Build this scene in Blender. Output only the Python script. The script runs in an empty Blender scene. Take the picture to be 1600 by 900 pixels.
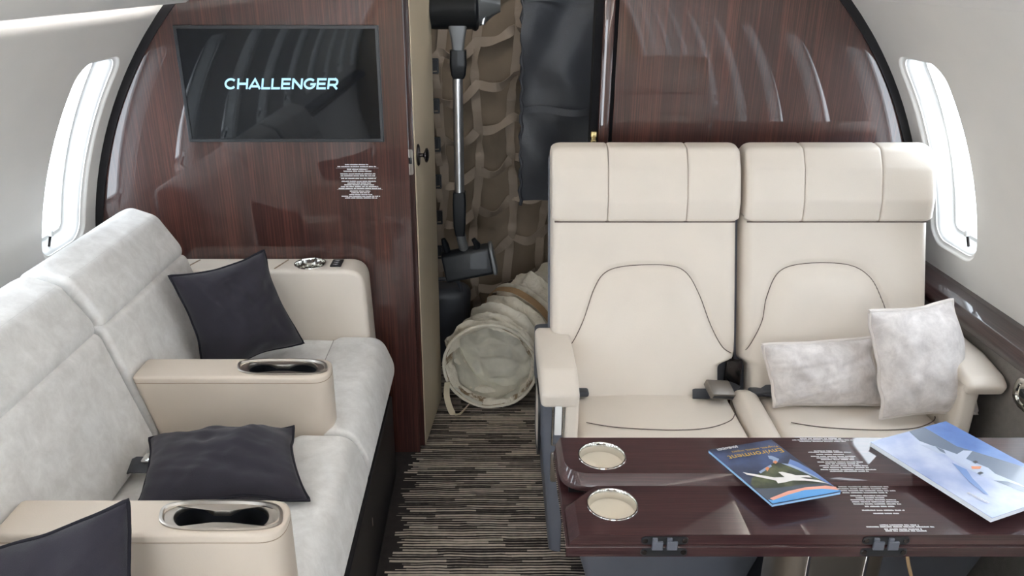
import bpy, bmesh, math, random
from mathutils import Vector, Matrix, noise
from math import sin, cos, pi, radians, sqrt

S = bpy.context.scene
COL = S.collection
random.seed(7)

# ------------------------------------------------------------------ camera
cam_d = bpy.data.cameras.new('camera')
cam_d.sensor_width = 36.0
cam_d.lens = 1230.0 / 1600.0 * 36.0
cam_d.shift_x = 28.0 / 1600.0
cam_d.clip_start = 0.02
cam = bpy.data.objects.new('camera', cam_d)
COL.objects.link(cam)
cam.location = (0, 0, 1.5)
cam.rotation_euler = (pi / 2 - math.atan(495.0 / 1230.0), 0, 0)
S.camera = cam

# ------------------------------------------------------------------ light
S.view_settings.view_transform = 'Standard'
S.view_settings.look = 'None'
S.view_settings.gamma = 1.0
S.view_settings.exposure = 0.8
W = bpy.data.worlds.new('overcast_sky')
S.world = W
W.use_nodes = True
_bg = W.node_tree.nodes['Background']
_bg.inputs['Color'].default_value = (0.86, 0.93, 1.0, 1)
_bg.inputs['Strength'].default_value = 5.0
S.cycles.use_denoising = True
S.cycles.max_bounces = 10
S.cycles.diffuse_bounces = 6
S.cycles.glossy_bounces = 5
S.cycles.transparent_max_bounces = 12
S.cycles.sample_clamp_indirect = 12.0

XC, ZC, R = 0.04, 0.587, 1.245          # fuselage section: a circle
Y_BACK, Y_FRONT, PITCH, WIN_Y0 = 2.25, -2.6, 0.55, 2.065
WIN_HALF_Y, WIN_S, WIN_HALF_S = 0.118, R * radians(68.4), 0.282
N_WIN = 9


def shell(side, s, y, out=0.0):
    """point on the cabin lining; s = arc length from the crown, side -1/+1"""
    a = s / R
    return Vector((XC + side * (R + out) * sin(a), y, ZC + (R + out) * cos(a)))


for _side in (-1, 1):                     # daylight portals in the windows
    for _k in range(N_WIN):
        _y = WIN_Y0 - _k * PITCH
        _l = bpy.data.lights.new('window_portal', 'AREA')
        _l.shape = 'RECTANGLE'
        _l.size = 2 * WIN_HALF_S
        _l.size_y = 2 * WIN_HALF_Y
        _l.cycles.is_portal = True
        _o = bpy.data.objects.new('window_portal', _l)
        COL.objects.link(_o)
        _p = shell(_side, WIN_S, _y, 0.085)
        _n = (Vector((XC, _y, ZC)) - _p).normalized()
        _z = -_n
        _yv = Vector((0, 1, 0))
        _xv = _yv.cross(_z).normalized()
        _o.matrix_world = Matrix.Translation(_p) @ Matrix((_xv, _yv, _z)).transposed().to_4x4()

_l = bpy.data.lights.new('added_opening_portal', 'AREA')  # sky portal at the opening added in the unseen front wall
_l.shape = 'RECTANGLE'
_l.size, _l.size_y = 0.9, 1.8
_l.cycles.is_portal = True
_o = bpy.data.objects.new('added_opening_portal', _l)
COL.objects.link(_o)
_o.location = (XC, Y_FRONT - 0.03, 0.9)
_o.rotation_euler = (pi / 2, 0, 0)
_o.rotation_euler = (-pi / 2, 0, pi)

# ------------------------------------------------------------------ materials
def srgb(r, g, b):
    f = lambda c: (c / 255 / 12.92) if c / 255 <= 0.04045 else ((c / 255 + 0.055) / 1.055) ** 2.4
    return (f(r), f(g), f(b), 1)


def new_mat(name):
    m = bpy.data.materials.new(name)
    m.use_nodes = True
    nt = m.node_tree
    b = nt.nodes['Principled BSDF']
    return m, nt, b


def N(nt, t, **kw):
    n = nt.nodes.new(t)
    for k, v in kw.items():
        if k in n.inputs.keys():
            n.inputs[k].default_value = v
        else:
            setattr(n, k, v)
    return n


def plain(name, col, rough=0.5, metal=0.0, coat=0.0, bump=0.0, bscale=200.0, var=0.06, coat_rough=0.03, vscale=9.0, sheen=0.0, spec=0.5):
    m, nt, b = new_mat(name)
    L = nt.links
    tc = N(nt, 'ShaderNodeTexCoord')
    nz = N(nt, 'ShaderNodeTexNoise', Scale=vscale, Detail=4.0)
    L.new(tc.outputs['Object'], nz.inputs['Vector'])
    hsv = N(nt, 'ShaderNodeMapRange')
    hsv.inputs['From Min'].default_value = 0.3
    hsv.inputs['From Max'].default_value = 0.7
    hsv.inputs['To Min'].default_value = 1 - var
    hsv.inputs['To Max'].default_value = 1 + var
    L.new(nz.outputs['Fac'], hsv.inputs['Value'])
    mx = N(nt, 'ShaderNodeVectorMath', operation='SCALE')
    mx.inputs[0].default_value = col[:3]
    L.new(hsv.outputs['Result'], mx.inputs['Scale'])
    L.new(mx.outputs['Vector'], b.inputs['Base Color'])
    b.inputs['Roughness'].default_value = rough
    b.inputs['Metallic'].default_value = metal
    b.inputs['Specular IOR Level'].default_value = spec
    b.inputs['Coat Weight'].default_value = coat
    b.inputs['Coat Roughness'].default_value = coat_rough
    b.inputs['Sheen Weight'].default_value = sheen
    if bump:
        n2 = N(nt, 'ShaderNodeTexNoise', Scale=bscale, Detail=3.0)
        L.new(tc.outputs['Object'], n2.inputs['Vector'])
        bp = N(nt, 'ShaderNodeBump', Strength=bump, Distance=0.002)
        L.new(n2.outputs['Fac'], bp.inputs['Height'])
        L.new(bp.outputs['Normal'], b.inputs['Normal'])
    return m


def wood(name, axis, dark, mid, light, coat_ior=1.6, scale=150.0):
    """lacquered veneer; grain runs along axis"""
    m, nt, b = new_mat(name)
    L = nt.links
    tc = N(nt, 'ShaderNodeTexCoord')
    mp = N(nt, 'ShaderNodeMapping')
    sc = [scale, scale, scale]
    sc['XYZ'.index(axis)] = scale * 0.014
    mp.inputs['Scale'].default_value = sc
    L.new(tc.outputs['Object'], mp.inputs['Vector'])
    n1 = N(nt, 'ShaderNodeTexNoise', Scale=1.0, Detail=5.0, Roughness=0.65)
    L.new(mp.outputs['Vector'], n1.inputs['Vector'])
    mp2 = N(nt, 'ShaderNodeMapping')
    mp2.inputs['Scale'].default_value = [s * 0.12 for s in sc]
    L.new(tc.outputs['Object'], mp2.inputs['Vector'])
    n2 = N(nt, 'ShaderNodeTexNoise', Scale=1.0, Detail=2.0)
    L.new(mp2.outputs['Vector'], n2.inputs['Vector'])
    ad = N(nt, 'ShaderNodeMath', operation='MULTIPLY_ADD')
    ad.inputs[1].default_value = 0.35
    L.new(n2.outputs['Fac'], ad.inputs[0])
    L.new(n1.outputs['Fac'], ad.inputs[2])
    cr = N(nt, 'ShaderNodeValToRGB')
    e = cr.color_ramp.elements
    e[0].position = 0.48
    e[0].color = dark
    e[1].position = 0.88
    e[1].color = light
    x = e.new(0.66)
    x.color = mid
    L.new(ad.outputs[0], cr.inputs['Fac'])
    L.new(cr.outputs['Color'], b.inputs['Base Color'])
    b.inputs['Roughness'].default_value = 0.45
    b.inputs['Specular IOR Level'].default_value = 0.25
    b.inputs['Coat Weight'].default_value = 1.0
    b.inputs['Coat Roughness'].default_value = 0.012
    b.inputs['Coat IOR'].default_value = coat_ior
    return m


def suede(name, col1, col2):
    m, nt, b = new_mat(name)
    L = nt.links
    tc = N(nt, 'ShaderNodeTexCoord')
    mp = N(nt, 'ShaderNodeMapping')
    mp.inputs['Scale'].default_value = (1.0, 1.0, 1.0)
    L.new(tc.outputs['Object'], mp.inputs['Vector'])
    n1 = N(nt, 'ShaderNodeTexNoise', Scale=20.0, Detail=9.0, Roughness=0.7, Distortion=0.35)
    L.new(mp.outputs['Vector'], n1.inputs['Vector'])
    cr = N(nt, 'ShaderNodeValToRGB')
    e = cr.color_ramp.elements
    e[0].position, e[0].color = 0.36, col1
    e[1].position, e[1].color = 0.66, col2
    L.new(n1.outputs['Fac'], cr.inputs['Fac'])
    L.new(cr.outputs['Color'], b.inputs['Base Color'])
    b.inputs['Roughness'].default_value = 0.85
    b.inputs['Specular IOR Level'].default_value = 0.2
    b.inputs['Sheen Weight'].default_value = 0.35
    b.inputs['Sheen Roughness'].default_value = 0.4
    n2 = N(nt, 'ShaderNodeTexNoise', Scale=420.0, Detail=2.0)
    L.new(tc.outputs['Object'], n2.inputs['Vector'])
    bp = N(nt, 'ShaderNodeBump', Strength=0.15, Distance=0.001)
    L.new(n2.outputs['Fac'], bp.inputs['Height'])
    L.new(bp.outputs['Normal'], b.inputs['Normal'])
    return m


def carpet(name):
    m, nt, b = new_mat(name)
    L = nt.links
    tc = N(nt, 'ShaderNodeTexCoord')
    sep = N(nt, 'ShaderNodeSeparateXYZ')
    L.new(tc.outputs['Object'], sep.inputs[0])

    def math_(op, a, c=None, d=None):
        n = N(nt, 'ShaderNodeMath', operation=op)
        for i, v in enumerate((a, c, d)):
            if v is None:
                continue
            if isinstance(v, (int, float)):
                n.inputs[i].default_value = v
            else:
                L.new(v, n.inputs[i])
        return n.outputs[0]
    # slight waviness of the rows
    wob = N(nt, 'ShaderNodeTexNoise', Scale=9.0, Detail=2.0)
    L.new(tc.outputs['Object'], wob.inputs['Vector'])
    yy = math_('MULTIPLY_ADD', math_('SUBTRACT', wob.outputs['Fac'], 0.5), 0.010, sep.outputs['Y'])
    rowf = math_('DIVIDE', yy, 0.0108)
    row = math_('FLOOR', rowf)
    fr = math_('FRACT', rowf)
    wn = N(nt, 'ShaderNodeTexWhiteNoise', noise_dimensions='1D')
    L.new(row, wn.inputs['W'])
    # runs of light yarn, each with its own length and thickness
    xs = math_('MULTIPLY_ADD', wn.outputs['Value'], 41.0, math_('MULTIPLY', sep.outputs['X'], math_('MULTIPLY_ADD', wn.outputs['Value'], 5.0, 4.0)))
    seg = N(nt, 'ShaderNodeTexWhiteNoise', noise_dimensions='2D')
    cb = N(nt, 'ShaderNodeCombineXYZ')
    L.new(math_('FLOOR', xs), cb.inputs[0])
    L.new(row, cb.inputs[1])
    L.new(cb.outputs[0], seg.inputs['Vector'])
    fray = N(nt, 'ShaderNodeTexNoise', Scale=60.0, Detail=2.0)
    L.new(tc.outputs['Object'], fray.inputs['Vector'])
    thick = math_('MULTIPLY_ADD', fray.outputs['Fac'], 0.25, math_('MULTIPLY_ADD', seg.outputs['Value'], 0.75, -0.08))
    dist = math_('MULTIPLY', math_('ABSOLUTE', math_('SUBTRACT', fr, 0.5)), 2.0)
    lit = math_('LESS_THAN', dist, thick)
    edge = math_('GREATER_THAN', sep.outputs['X'], math_('MULTIPLY_ADD', wn.outputs['Value'], 0.05, -0.295))
    fac = math_('MULTIPLY', lit, edge)
    tone = N(nt, 'ShaderNodeTexNoise', Scale=40.0, Detail=4.0)
    L.new(tc.outputs['Object'], tone.inputs['Vector'])
    mx = N(nt, 'ShaderNodeMix', data_type='RGBA')
    mx.inputs['A'].default_value = srgb(66, 61, 60)
    mx.inputs['B'].default_value = srgb(228, 214, 199)
    L.new(fac, mx.inputs['Factor'])
    ml = N(nt, 'ShaderNodeMix', data_type='RGBA', blend_type='MULTIPLY')
    ml.inputs['Factor'].default_value = 0.5
    L.new(mx.outputs['Result'], ml.inputs['A'])
    L.new(tone.outputs['Fac'], ml.inputs['B'])
    L.new(ml.outputs['Result'], b.inputs['Base Color'])
    b.inputs['Roughness'].default_value = 0.95
    b.inputs['Specular IOR Level'].default_value = 0.1
    pile = N(nt, 'ShaderNodeTexNoise', Scale=700.0, Detail=2.0)
    L.new(tc.outputs['Object'], pile.inputs['Vector'])
    bp = N(nt, 'ShaderNodeBump', Strength=0.5, Distance=0.002)
    L.new(math_('MULTIPLY_ADD', fac, 0.8, pile.outputs['Fac']), bp.inputs['Height'])
    L.new(bp.outputs['Normal'], b.inputs['Normal'])
    return m


def thin_pane(name):
    m, nt, b = new_mat(name)
    nt.nodes.remove(b)
    out = nt.nodes['Material Output']
    tr = N(nt, 'ShaderNodeBsdfTransparent')
    tr.inputs['Color'].default_value = (0.96, 0.98, 1, 1)
    gl = N(nt, 'ShaderNodeBsdfGlossy', Roughness=0.05)
    lw = N(nt, 'ShaderNodeLayerWeight')
    lw.inputs['Blend'].default_value = 0.5
    fr = N(nt, 'ShaderNodeMath', operation='POWER')
    fr.inputs[1].default_value = 5.0
    nt.links.new(lw.outputs['Facing'], fr.inputs[0])
    ms = N(nt, 'ShaderNodeMixShader')
    nt.links.new(fr.outputs[0], ms.inputs[0])
    nt.links.new(tr.outputs[0], ms.inputs[1])
    nt.links.new(gl.outputs[0], ms.inputs[2])
    nt.links.new(ms.outputs[0], out.inputs['Surface'])
    return m


def emitter(name, col, strength):
    m, nt, b = new_mat(name)
    b.inputs['Base Color'].default_value = (0.02, 0.02, 0.02, 1)
    b.inputs['Emission Color'].default_value = col
    b.inputs['Emission Strength'].default_value = strength
    return m


def dirty_canvas(name, cut_=0.29, sc=9.0):
    m, nt, b = new_mat(name)
    L = nt.links
    tc = N(nt, 'ShaderNodeTexCoord')
    n1 = N(nt, 'ShaderNodeTexNoise', Scale=sc, Detail=7.0, Roughness=0.7)
    L.new(tc.outputs['Object'], n1.inputs['Vector'])
    cr = N(nt, 'ShaderNodeValToRGB')
    e = cr.color_ramp.elements
    e[0].position, e[0].color = cut_, srgb(142, 120, 92)
    e[1].position, e[1].color = 0.62, srgb(240, 234, 220)
    x = e.new(cut_ + 0.08)
    x.color = srgb(226, 218, 200)
    L.new(n1.outputs['Fac'], cr.inputs['Fac'])
    L.new(cr.outputs['Color'], b.inputs['Base Color'])
    b.inputs['Roughness'].default_value = 0.6
    n2 = N(nt, 'ShaderNodeTexNoise', Scale=26.0, Detail=4.0, Distortion=1.2)
    L.new(tc.outputs['Object'], n2.inputs['Vector'])
    bp = N(nt, 'ShaderNodeBump', Strength=0.6, Distance=0.012)
    L.new(n2.outputs['Fac'], bp.inputs['Height'])
    L.new(bp.outputs['Normal'], b.inputs['Normal'])
    return m


M = dict(
    lining=plain('white_lining', srgb(224, 222, 218), 0.6, var=0.015, bump=0.05, bscale=500),
    reveal=plain('white_reveal', srgb(236, 237, 236), 0.35, var=0.01),
    leather=plain('cream_leather', srgb(218, 209, 198), 0.42, var=0.02, bump=0.12, bscale=330, spec=0.4),
    leather_tan=plain('beige_leather', srgb(206, 194, 180), 0.45, var=0.02, bump=0.12, bscale=330, spec=0.4),
    stitch=plain('dark_seam_thread', srgb(92, 78, 72), 0.8),  # dark brown thread of the leather seams
    suede=suede('grey_suede', srgb(212, 210, 207), srgb(233, 232, 230)),
    suede_seam=plain('grey_suede_seam', srgb(168, 165, 162), 0.9),
    tan_seam=plain('tan_seam_thread', srgb(150, 132, 112), 0.8),
    charcoal=plain('charcoal_cotton', srgb(48, 46, 54), 0.9, var=0.08, bump=0.35, bscale=600, sheen=0.15, spec=0.15),
    charcoal_piping=plain('charcoal_piping', srgb(38, 37, 44), 0.9, spec=0.15),
    velvet=suede('pale_velvet', srgb(200, 194, 192), srgb(236, 231, 229)),
    velvet_piping=plain('pale_piping', srgb(222, 215, 210), 0.8),
    wood=wood('red_brown_lacquered_veneer', 'Z', srgb(43, 21, 20), srgb(57, 29, 25), srgb(88, 49, 38), coat_ior=1.65, scale=240.0),
    wood_x=wood('dark_lacquered_veneer', 'X', srgb(42, 23, 25), srgb(54, 30, 32), srgb(72, 43, 44), coat_ior=1.5, scale=500.0),
    wood_y=wood('dark_lacquered_ledge', 'Y', srgb(38, 26, 26), srgb(48, 33, 32), srgb(62, 44, 41), coat_ior=1.45, scale=300.0),
    black_gloss=plain('black_satin', srgb(24, 22, 25), 0.45, spec=0.3),
    black_gap=plain('black_rubber', srgb(16, 16, 19), 0.8, spec=0.2),
    black_plastic=plain('black_plastic', srgb(30, 32, 36), 0.35),
    grey_shell=plain('blue_grey_shell', srgb(92, 95, 104), 0.5, bump=0.06, bscale=600),
    chrome=plain('chrome', srgb(225, 224, 220), 0.09, metal=1.0, var=0.0),
    brushed=plain('brushed_nickel', srgb(176, 170, 162), 0.3, metal=1.0, var=0.03),
    buckle=plain('grey_buckle_metal', srgb(128, 122, 116), 0.35, metal=0.8),
    cup_base=plain('cream_cup_base', srgb(222, 212, 194), 0.35),
    screen=plain('screen_glass', srgb(12, 16, 22), 0.03, var=0.0, spec=0.42),
    bezel=plain('tv_bezel', srgb(38, 40, 44), 0.35),
    tv_text=emitter('screen_text', (0.40, 0.72, 1.0, 1), 0.8),
    print_white=plain('white_print', srgb(225, 225, 228), 0.5, var=0.0),
    print_rule=plain('grey_print', srgb(140, 135, 138), 0.5, var=0.0),
    carpet=carpet('striped_carpet'),
    carpet_dark=plain('dark_carpet_border', srgb(58, 54, 54), 0.95, bump=0.4, bscale=600, spec=0.1),
    side_fabric=plain('grey_woven_side_panel', srgb(120, 115, 110), 0.85, bump=0.5, bscale=420, var=0.08, vscale=60),
    cream_paint=plain('cream_door_laminate', srgb(204, 190, 166), 0.45, var=0.02),
    canvas=plain('tan_cargo_canvas', srgb(130, 115, 98), 0.85, var=0.1, bump=0.3, bscale=300, vscale=5),
    webbing=plain('tan_webbing', srgb(154, 139, 124), 0.6, var=0.08, bump=0.4, bscale=500),
    black_cloth=plain('black_nylon', srgb(62, 64, 70), 0.45, bump=0.2, bscale=400, var=0.1),
    hold=plain('baggage_bay_lining', srgb(96, 90, 84), 0.8),
    hose=dirty_canvas('stained_duct_canvas'),
    hose_edge=dirty_canvas('stained_duct_edge', 0.44, 14.0),
    hose_in=plain('duct_inner_fabric', srgb(214, 210, 196), 0.75, var=0.14, vscale=14, bump=0.8, bscale=26),
    strap_cream=plain('cream_tape', srgb(220, 206, 178), 0.8),
    strap_tan=plain('tan_tape', srgb(166, 136, 100), 0.8),
    pane=thin_pane('window_pane'),
    cove=emitter('warm_cove_light', (1.0, 0.97, 0.95, 1), 95.0),
    dome=emitter('bay_fill_lamp_glow', (1.0, 0.93, 0.84, 1), 20.0),  # glow of the fill lamp added in the baggage bay
    glossgrey=plain('vacuum_grey', srgb(112, 114, 116), 0.35, metal=0.3),
    tube_metal=plain('vacuum_tube_metal', srgb(214, 216, 220), 0.3, metal=0.9),
    vac_black=plain('vacuum_black', srgb(20, 24, 29), 0.42, coat=0.1, spec=0.35),
    knob=plain('dark_bronze', srgb(70, 66, 66), 0.22, metal=0.9),
    brass=plain('pale_brass', srgb(226, 206, 150), 0.25, metal=0.8),
    paper=plain('paper_edge', srgb(232, 238, 246), 0.5, var=0.0),
)


def flat(name, r, g, b, rough=0.25, coat=0.3):
    if name not in M:
        M[name] = plain(name, srgb(r, g, b), rough, var=0.03, coat=coat)
    return M[name]


# ------------------------------------------------------------------ builders
def obj(name, bm, mats, parent=None, smooth=True, angle=40, kind=None, label=None):
    me = bpy.data.meshes.new(name)
    bmesh.ops.recalc_face_normals(bm, faces=bm.faces)
    bm.to_mesh(me)
    bm.free()
    if not isinstance(mats, (list, tuple)):
        mats = [mats]
    for m in mats:
        me.materials.append(m)
    if smooth:
        me.polygons.foreach_set('use_smooth', [True] * len(me.polygons))
        me.set_sharp_from_angle(angle=radians(angle))
    o = bpy.data.objects.new(name, me)
    COL.objects.link(o)
    if parent is not None:
        o.parent = parent
    if kind:
        o['kind'] = kind
    if label:
        o['label'] = label
    return o


def thing(name, label, cat, loc=(0, 0, 0), rotz=0.0, group=None):
    o = bpy.data.objects.new(name, None)
    o.empty_display_size = 0.05
    COL.objects.link(o)
    o.location = loc
    o.rotation_euler = (0, 0, rotz)
    o['label'] = label
    o['category'] = cat
    if group:
        o['group'] = group
    return o


def struct(name, loc=(0, 0, 0)):
    o = bpy.data.objects.new(name, None)
    o.empty_display_size = 0.05
    COL.objects.link(o)
    o.location = loc
    o['kind'] = 'structure'
    return o


def B():
    return bmesh.new()


def shift(bm, loc):
    for v in bm.verts:
        v.co -= Vector(loc)
    return bm


def box(bm, lo, hi, r=0.0, seg=3):
    t = bmesh.new()
    bmesh.ops.create_cube(t, size=1.0)
    lo, hi = Vector(lo), Vector(hi)
    for v in t.verts:
        v.co = Vector([(lo[i] + hi[i]) / 2 + v.co[i] * (hi[i] - lo[i]) for i in range(3)])
    if r > 0:
        bmesh.ops.bevel(t, geom=list(t.edges), offset=r, segments=seg, affect='EDGES', profile=0.5)
    merge(bm, t)
    return bm


def merge(bm, t, mat=None):
    me = bpy.data.meshes.new('tmp')
    t.to_mesh(me)
    t.free()
    n = len(bm.faces)
    bm.from_mesh(me)
    bpy.data.meshes.remove(me)
    if mat is not None:
        bm.faces.ensure_lookup_table()
        for f in bm.faces[n:]:
            f.material_index = mat


def loops(bm, rings, closed=True, cap0=True, cap1=True, mat=0):
    """skin a list of rings of equal point counts"""
    vs = [[bm.verts.new(p) for p in r] for r in rings]
    n = len(vs[0])
    for a, b in zip(vs, vs[1:]):
        for i in range(n if closed else n - 1):
            j = (i + 1) % n
            try:
                f = bm.faces.new((a[i], a[j], b[j], b[i]))
                f.material_index = mat
            except ValueError:
                pass
    if cap0:
        f = bm.faces.new(vs[0][::-1])
        f.material_index = mat
    if cap1:
        f = bm.faces.new(vs[-1])
        f.material_index = mat
    return vs


def round_poly(pts, r, seg=5):
    """2-D polygon with rounded corners; r a number or one per corner"""
    out = []
    n = len(pts)
    for i in range(n):
        p0, p1, p2 = Vector(pts[i - 1]), Vector(pts[i]), Vector(pts[(i + 1) % n])
        rr = r[i] if isinstance(r, (list, tuple)) else r
        a, c = (p0 - p1), (p2 - p1)
        la, lc = a.length, c.length
        a.normalize()
        c.normalize()
        ang = a.angle(c)
        if rr <= 0 or ang > pi - 0.02:
            out.append(p1)
            continue
        d = min(rr / math.tan(ang / 2), la * 0.49, lc * 0.49)
        q0, q1 = p1 + a * d, p1 + c * d
        for k in range(seg + 1):
            t = k / seg
            out.append(q0 * (1 - t) ** 2 + p1 * 2 * t * (1 - t) * 0.9 + q1 * t * t + p1 * 2 * t * (1 - t) * 0.1)
    return [(v.x, v.y) for v in out]


def inset_poly(pts, d):
    n = len(pts)
    area = sum(pts[i][0] * pts[(i + 1) % n][1] - pts[(i + 1) % n][0] * pts[i][1] for i in range(n))
    sgn = 1 if area > 0 else -1
    out = []
    for i in range(n):
        p0, p1, p2 = Vector(pts[i - 1]), Vector(pts[i]), Vector(pts[(i + 1) % n])
        e0, e1 = (p1 - p0), (p2 - p1)
        if e0.length < 1e-9:
            e0 = e1
        if e1.length < 1e-9:
            e1 = e0
        n0 = Vector((-e0.y, e0.x)).normalized() * sgn
        n1 = Vector((-e1.y, e1.x)).normalized() * sgn
        nn = (n0 + n1)
        nn = nn.normalized() if nn.length > 1e-6 else n0
        k = 1 / max(0.45, nn.dot(n0))
        out.append((p1.x + nn.x * d * k, p1.y + nn.y * d * k))
    return out


def prism(bm, pts, plane, a0, a1, r=0.0, seg=4, mat=0):
    """extrude a 2-D profile along an axis with rounded ends.
    plane 'XZ' (along Y), 'YZ' (along X), 'XY' (along Z)"""
    def P(p, a):
        if plane == 'XZ':
            return Vector((p[0], a, p[1]))
        if plane == 'YZ':
            return Vector((a, p[0], p[1]))
        return Vector((p[0], p[1], a))
    rings = []
    if r > 0:
        s = 1 if a1 > a0 else -1
        for k in range(seg + 1):
            t = pi / 2 * k / seg
            q = inset_poly(pts, r * (1 - sin(t)))
            rings.append([P(p, a0 + s * r * (1 - cos(t))) for p in q])
        for k in range(seg + 1):
            t = pi / 2 * (1 - k / seg)
            q = inset_poly(pts, r * (1 - sin(t)))
            rings.append([P(p, a1 - s * r * (1 - cos(t))) for p in q])
    else:
        rings = [[P(p, a0) for p in pts], [P(p, a1) for p in pts]]
    loops(bm, rings, mat=mat)
    return bm


def catmull(pts, n=8, closed=False):
    pts = [Vector(p) for p in pts]
    out = []
    m = len(pts)
    rng = range(m if closed else m - 1)
    for i in rng:
        g = lambda k: pts[k % m] if closed else pts[max(0, min(m - 1, k))]
        p0, p1, p2, p3 = g(i - 1), g(i), g(i + 1), g(i + 2)
        for k in range(n):
            t = k / n
            out.append(0.5 * ((2 * p1) + (p2 - p0) * t + (2 * p0 - 5 * p1 + 4 * p2 - p3) * t * t + (3 * p1 - p0 - 3 * p2 + p3) * t ** 3))
    if not closed:
        out.append(pts[-1])
    return out


def tube(bm, path, r, n=8, closed=False, mat=0):
    path = [Vector(p) for p in path]
    rings = []
    m = len(path)
    up = Vector((0.31, 0.17, 0.93))
    for i, p in enumerate(path):
        if closed:
            t = path[(i + 1) % m] - path[i - 1]
        else:
            t = path[min(m - 1, i + 1)] - path[max(0, i - 1)]
        t.normalize()
        u = (up - t * up.dot(t)).normalized()
        w = t.cross(u)
        rr = r[i] if isinstance(r, (list, tuple)) else r
        rings.append([p + (u * cos(2 * pi * k / n) + w * sin(2 * pi * k / n)) * rr for k in range(n)])
    if closed:
        loops(bm, rings + [rings[0]], cap0=False, cap1=False, mat=mat)
        bmesh.ops.remove_doubles(bm, verts=bm.verts, dist=1e-6)
    else:
        loops(bm, rings, mat=mat)
    return bm


def lathe(bm, prof, n=40, center=(0, 0, 0), axis='Z', squash=(1, 1), mat=0, cap=True):
    """prof: list of (radius, height)"""
    c = Vector(center)
    rings = []
    for r, h in prof:
        ring = []
        for k in range(n):
            a = 2 * pi * k / n
            p = Vector((r * cos(a) * squash[0], r * sin(a) * squash[1], h))
            if axis == 'X':
                p = Vector((p.z, p.x, p.y))
            elif axis == 'Y':
                p = Vector((p.x, p.z, p.y))
            ring.append(c + p)
        rings.append(ring)
    loops(bm, rings, cap0=cap, cap1=cap, mat=mat)
    return bm


def ribbon(bm, path, width, normal, thick=0.0016, twist=None, mat=0):
    """flat tape along a path; normal = face direction; twist(t) radians"""
    path = [Vector(p) for p in path]
    rings = []
    m = len(path)
    for i, p in enumerate(path):
        t = (path[min(m - 1, i + 1)] - path[max(0, i - 1)]).normalized()
        nn = Vector(normal)
        nn = (nn - t * nn.dot(t)).normalized()
        w = t.cross(nn)
        if twist:
            a = twist(i / (m - 1))
            nn, w = nn * cos(a) + w * sin(a), w * cos(a) - nn * sin(a)
        h = width / 2
        rings.append([p + w * h + nn * thick, p - w * h + nn * thick, p - w * h - nn * thick, p + w * h - nn * thick])
    loops(bm, rings, mat=mat)
    return bm


def cut(o, cutter_bm):
    """boolean difference, applied at once; the cutter is thrown away"""
    me = bpy.data.meshes.new('cutter')
    bmesh.ops.recalc_face_normals(cutter_bm, faces=cutter_bm.faces)
    cutter_bm.to_mesh(me)
    cutter_bm.free()
    c = bpy.data.objects.new('cutter', me)
    COL.objects.link(c)
    c.location, c.rotation_euler = o.location, o.rotation_euler
    if o.parent:
        c.parent = o.parent
    md = o.modifiers.new('cut', 'BOOLEAN')
    md.operation = 'DIFFERENCE'
    md.solver = 'EXACT'
    md.object = c
    dg = bpy.context.evaluated_depsgraph_get()
    new = bpy.data.meshes.new_from_object(o.evaluated_get(dg))
    old = o.data
    o.modifiers.clear()
    o.data = new
    new.name = old.name
    bpy.data.objects.remove(c)
    bpy.data.meshes.remove(me)
    new.polygons.foreach_set('use_smooth', [True] * len(new.polygons))
    new.set_sharp_from_angle(angle=radians(35))


def dup(root, loc, rotz, label, group=None):
    r = root.copy()
    COL.objects.link(r)
    r.location = loc
    r.rotation_euler = (0, 0, rotz)
    r['label'] = label
    if group:
        r['group'] = group
    for ch in [c for c in bpy.data.objects if c.parent == root]:
        k = ch.copy()
        COL.objects.link(k)
        k.parent = r
        for g in [c for c in bpy.data.objects if c.parent == ch]:
            d = g.copy()
            COL.objects.link(d)
            d.parent = k
    return r


# a wide sans lettering drawn as strokes: polylines in a cell of height 1
def _arc(cx, cy, rx, ry, a0, a1, n=14):
    return [(cx + rx * cos(radians(a0 + (a1 - a0) * k / n)), cy + ry * sin(radians(a0 + (a1 - a0) * k / n))) for k in range(n + 1)]


GLYPH = {
    'C': (1.25, [_arc(.62, .5, .55, .42, 42, 318, 24)]),
    'H': (1.2, [[(.1, 0), (.1, 1)], [(1.05, 0), (1.05, 1)], [(.1, .5), (1.05, .5)]]),
    'A': (1.25, [[(.02, 0), (.6, .93), (1.18, 0)], [(.26, .26), (.94, .26)]]),
    'L': (.98, [[(.1, 1), (.1, .08), (.95, .08)]]),
    'E': (1.08, [[(1.0, .92), (.1, .92), (.1, .08), (1.0, .08)], [(.1, .5), (.92, .5)]]),
    'N': (1.2, [[(.1, 0), (.1, 1)], [(1.03, 0), (1.03, 1)], [(.07, .96), (1.06, .04)]]),
    'G': (1.3, [_arc(.62, .5, .55, .42, 42, 345, 24) + [(1.17, .46), (.68, .46)]]),
    'R': (1.15, [[(.1, 0), (.1, .92), (.75, .92)] + _arc(.75, .655, .27, .265, 90, -90, 10) + [(.1, .39)], [(.62, .39), (1.06, 0)]]),
    'B': (1.15, [[(.1, .92), (.72, .92)] + _arc(.72, .715, .24, .205, 90, -90, 8) + [(.1, .51)], [(.72, .51)] + _arc(.76, .295, .27, .215, 90, -90, 8) + [(.1, .08), (.1, .92)]]),
    'O': (1.3, [_arc(.62, .5, .55, .42, 0, 360, 28)]),
    'M': (1.4, [[(.1, 0), (.1, 1)], [(1.26, 0), (1.26, 1)], [(.1, .96), (.68, .15), (1.26, .96)]]),
    'D': (1.2, [[(.1, .92), (.6, .92)] + _arc(.62, .5, .45, .42, 90, -90, 12) + [(.1, .08), (.1, .92)]]),
    'I': (.36, [[(.18, 0), (.18, 1)]]),
}


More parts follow.
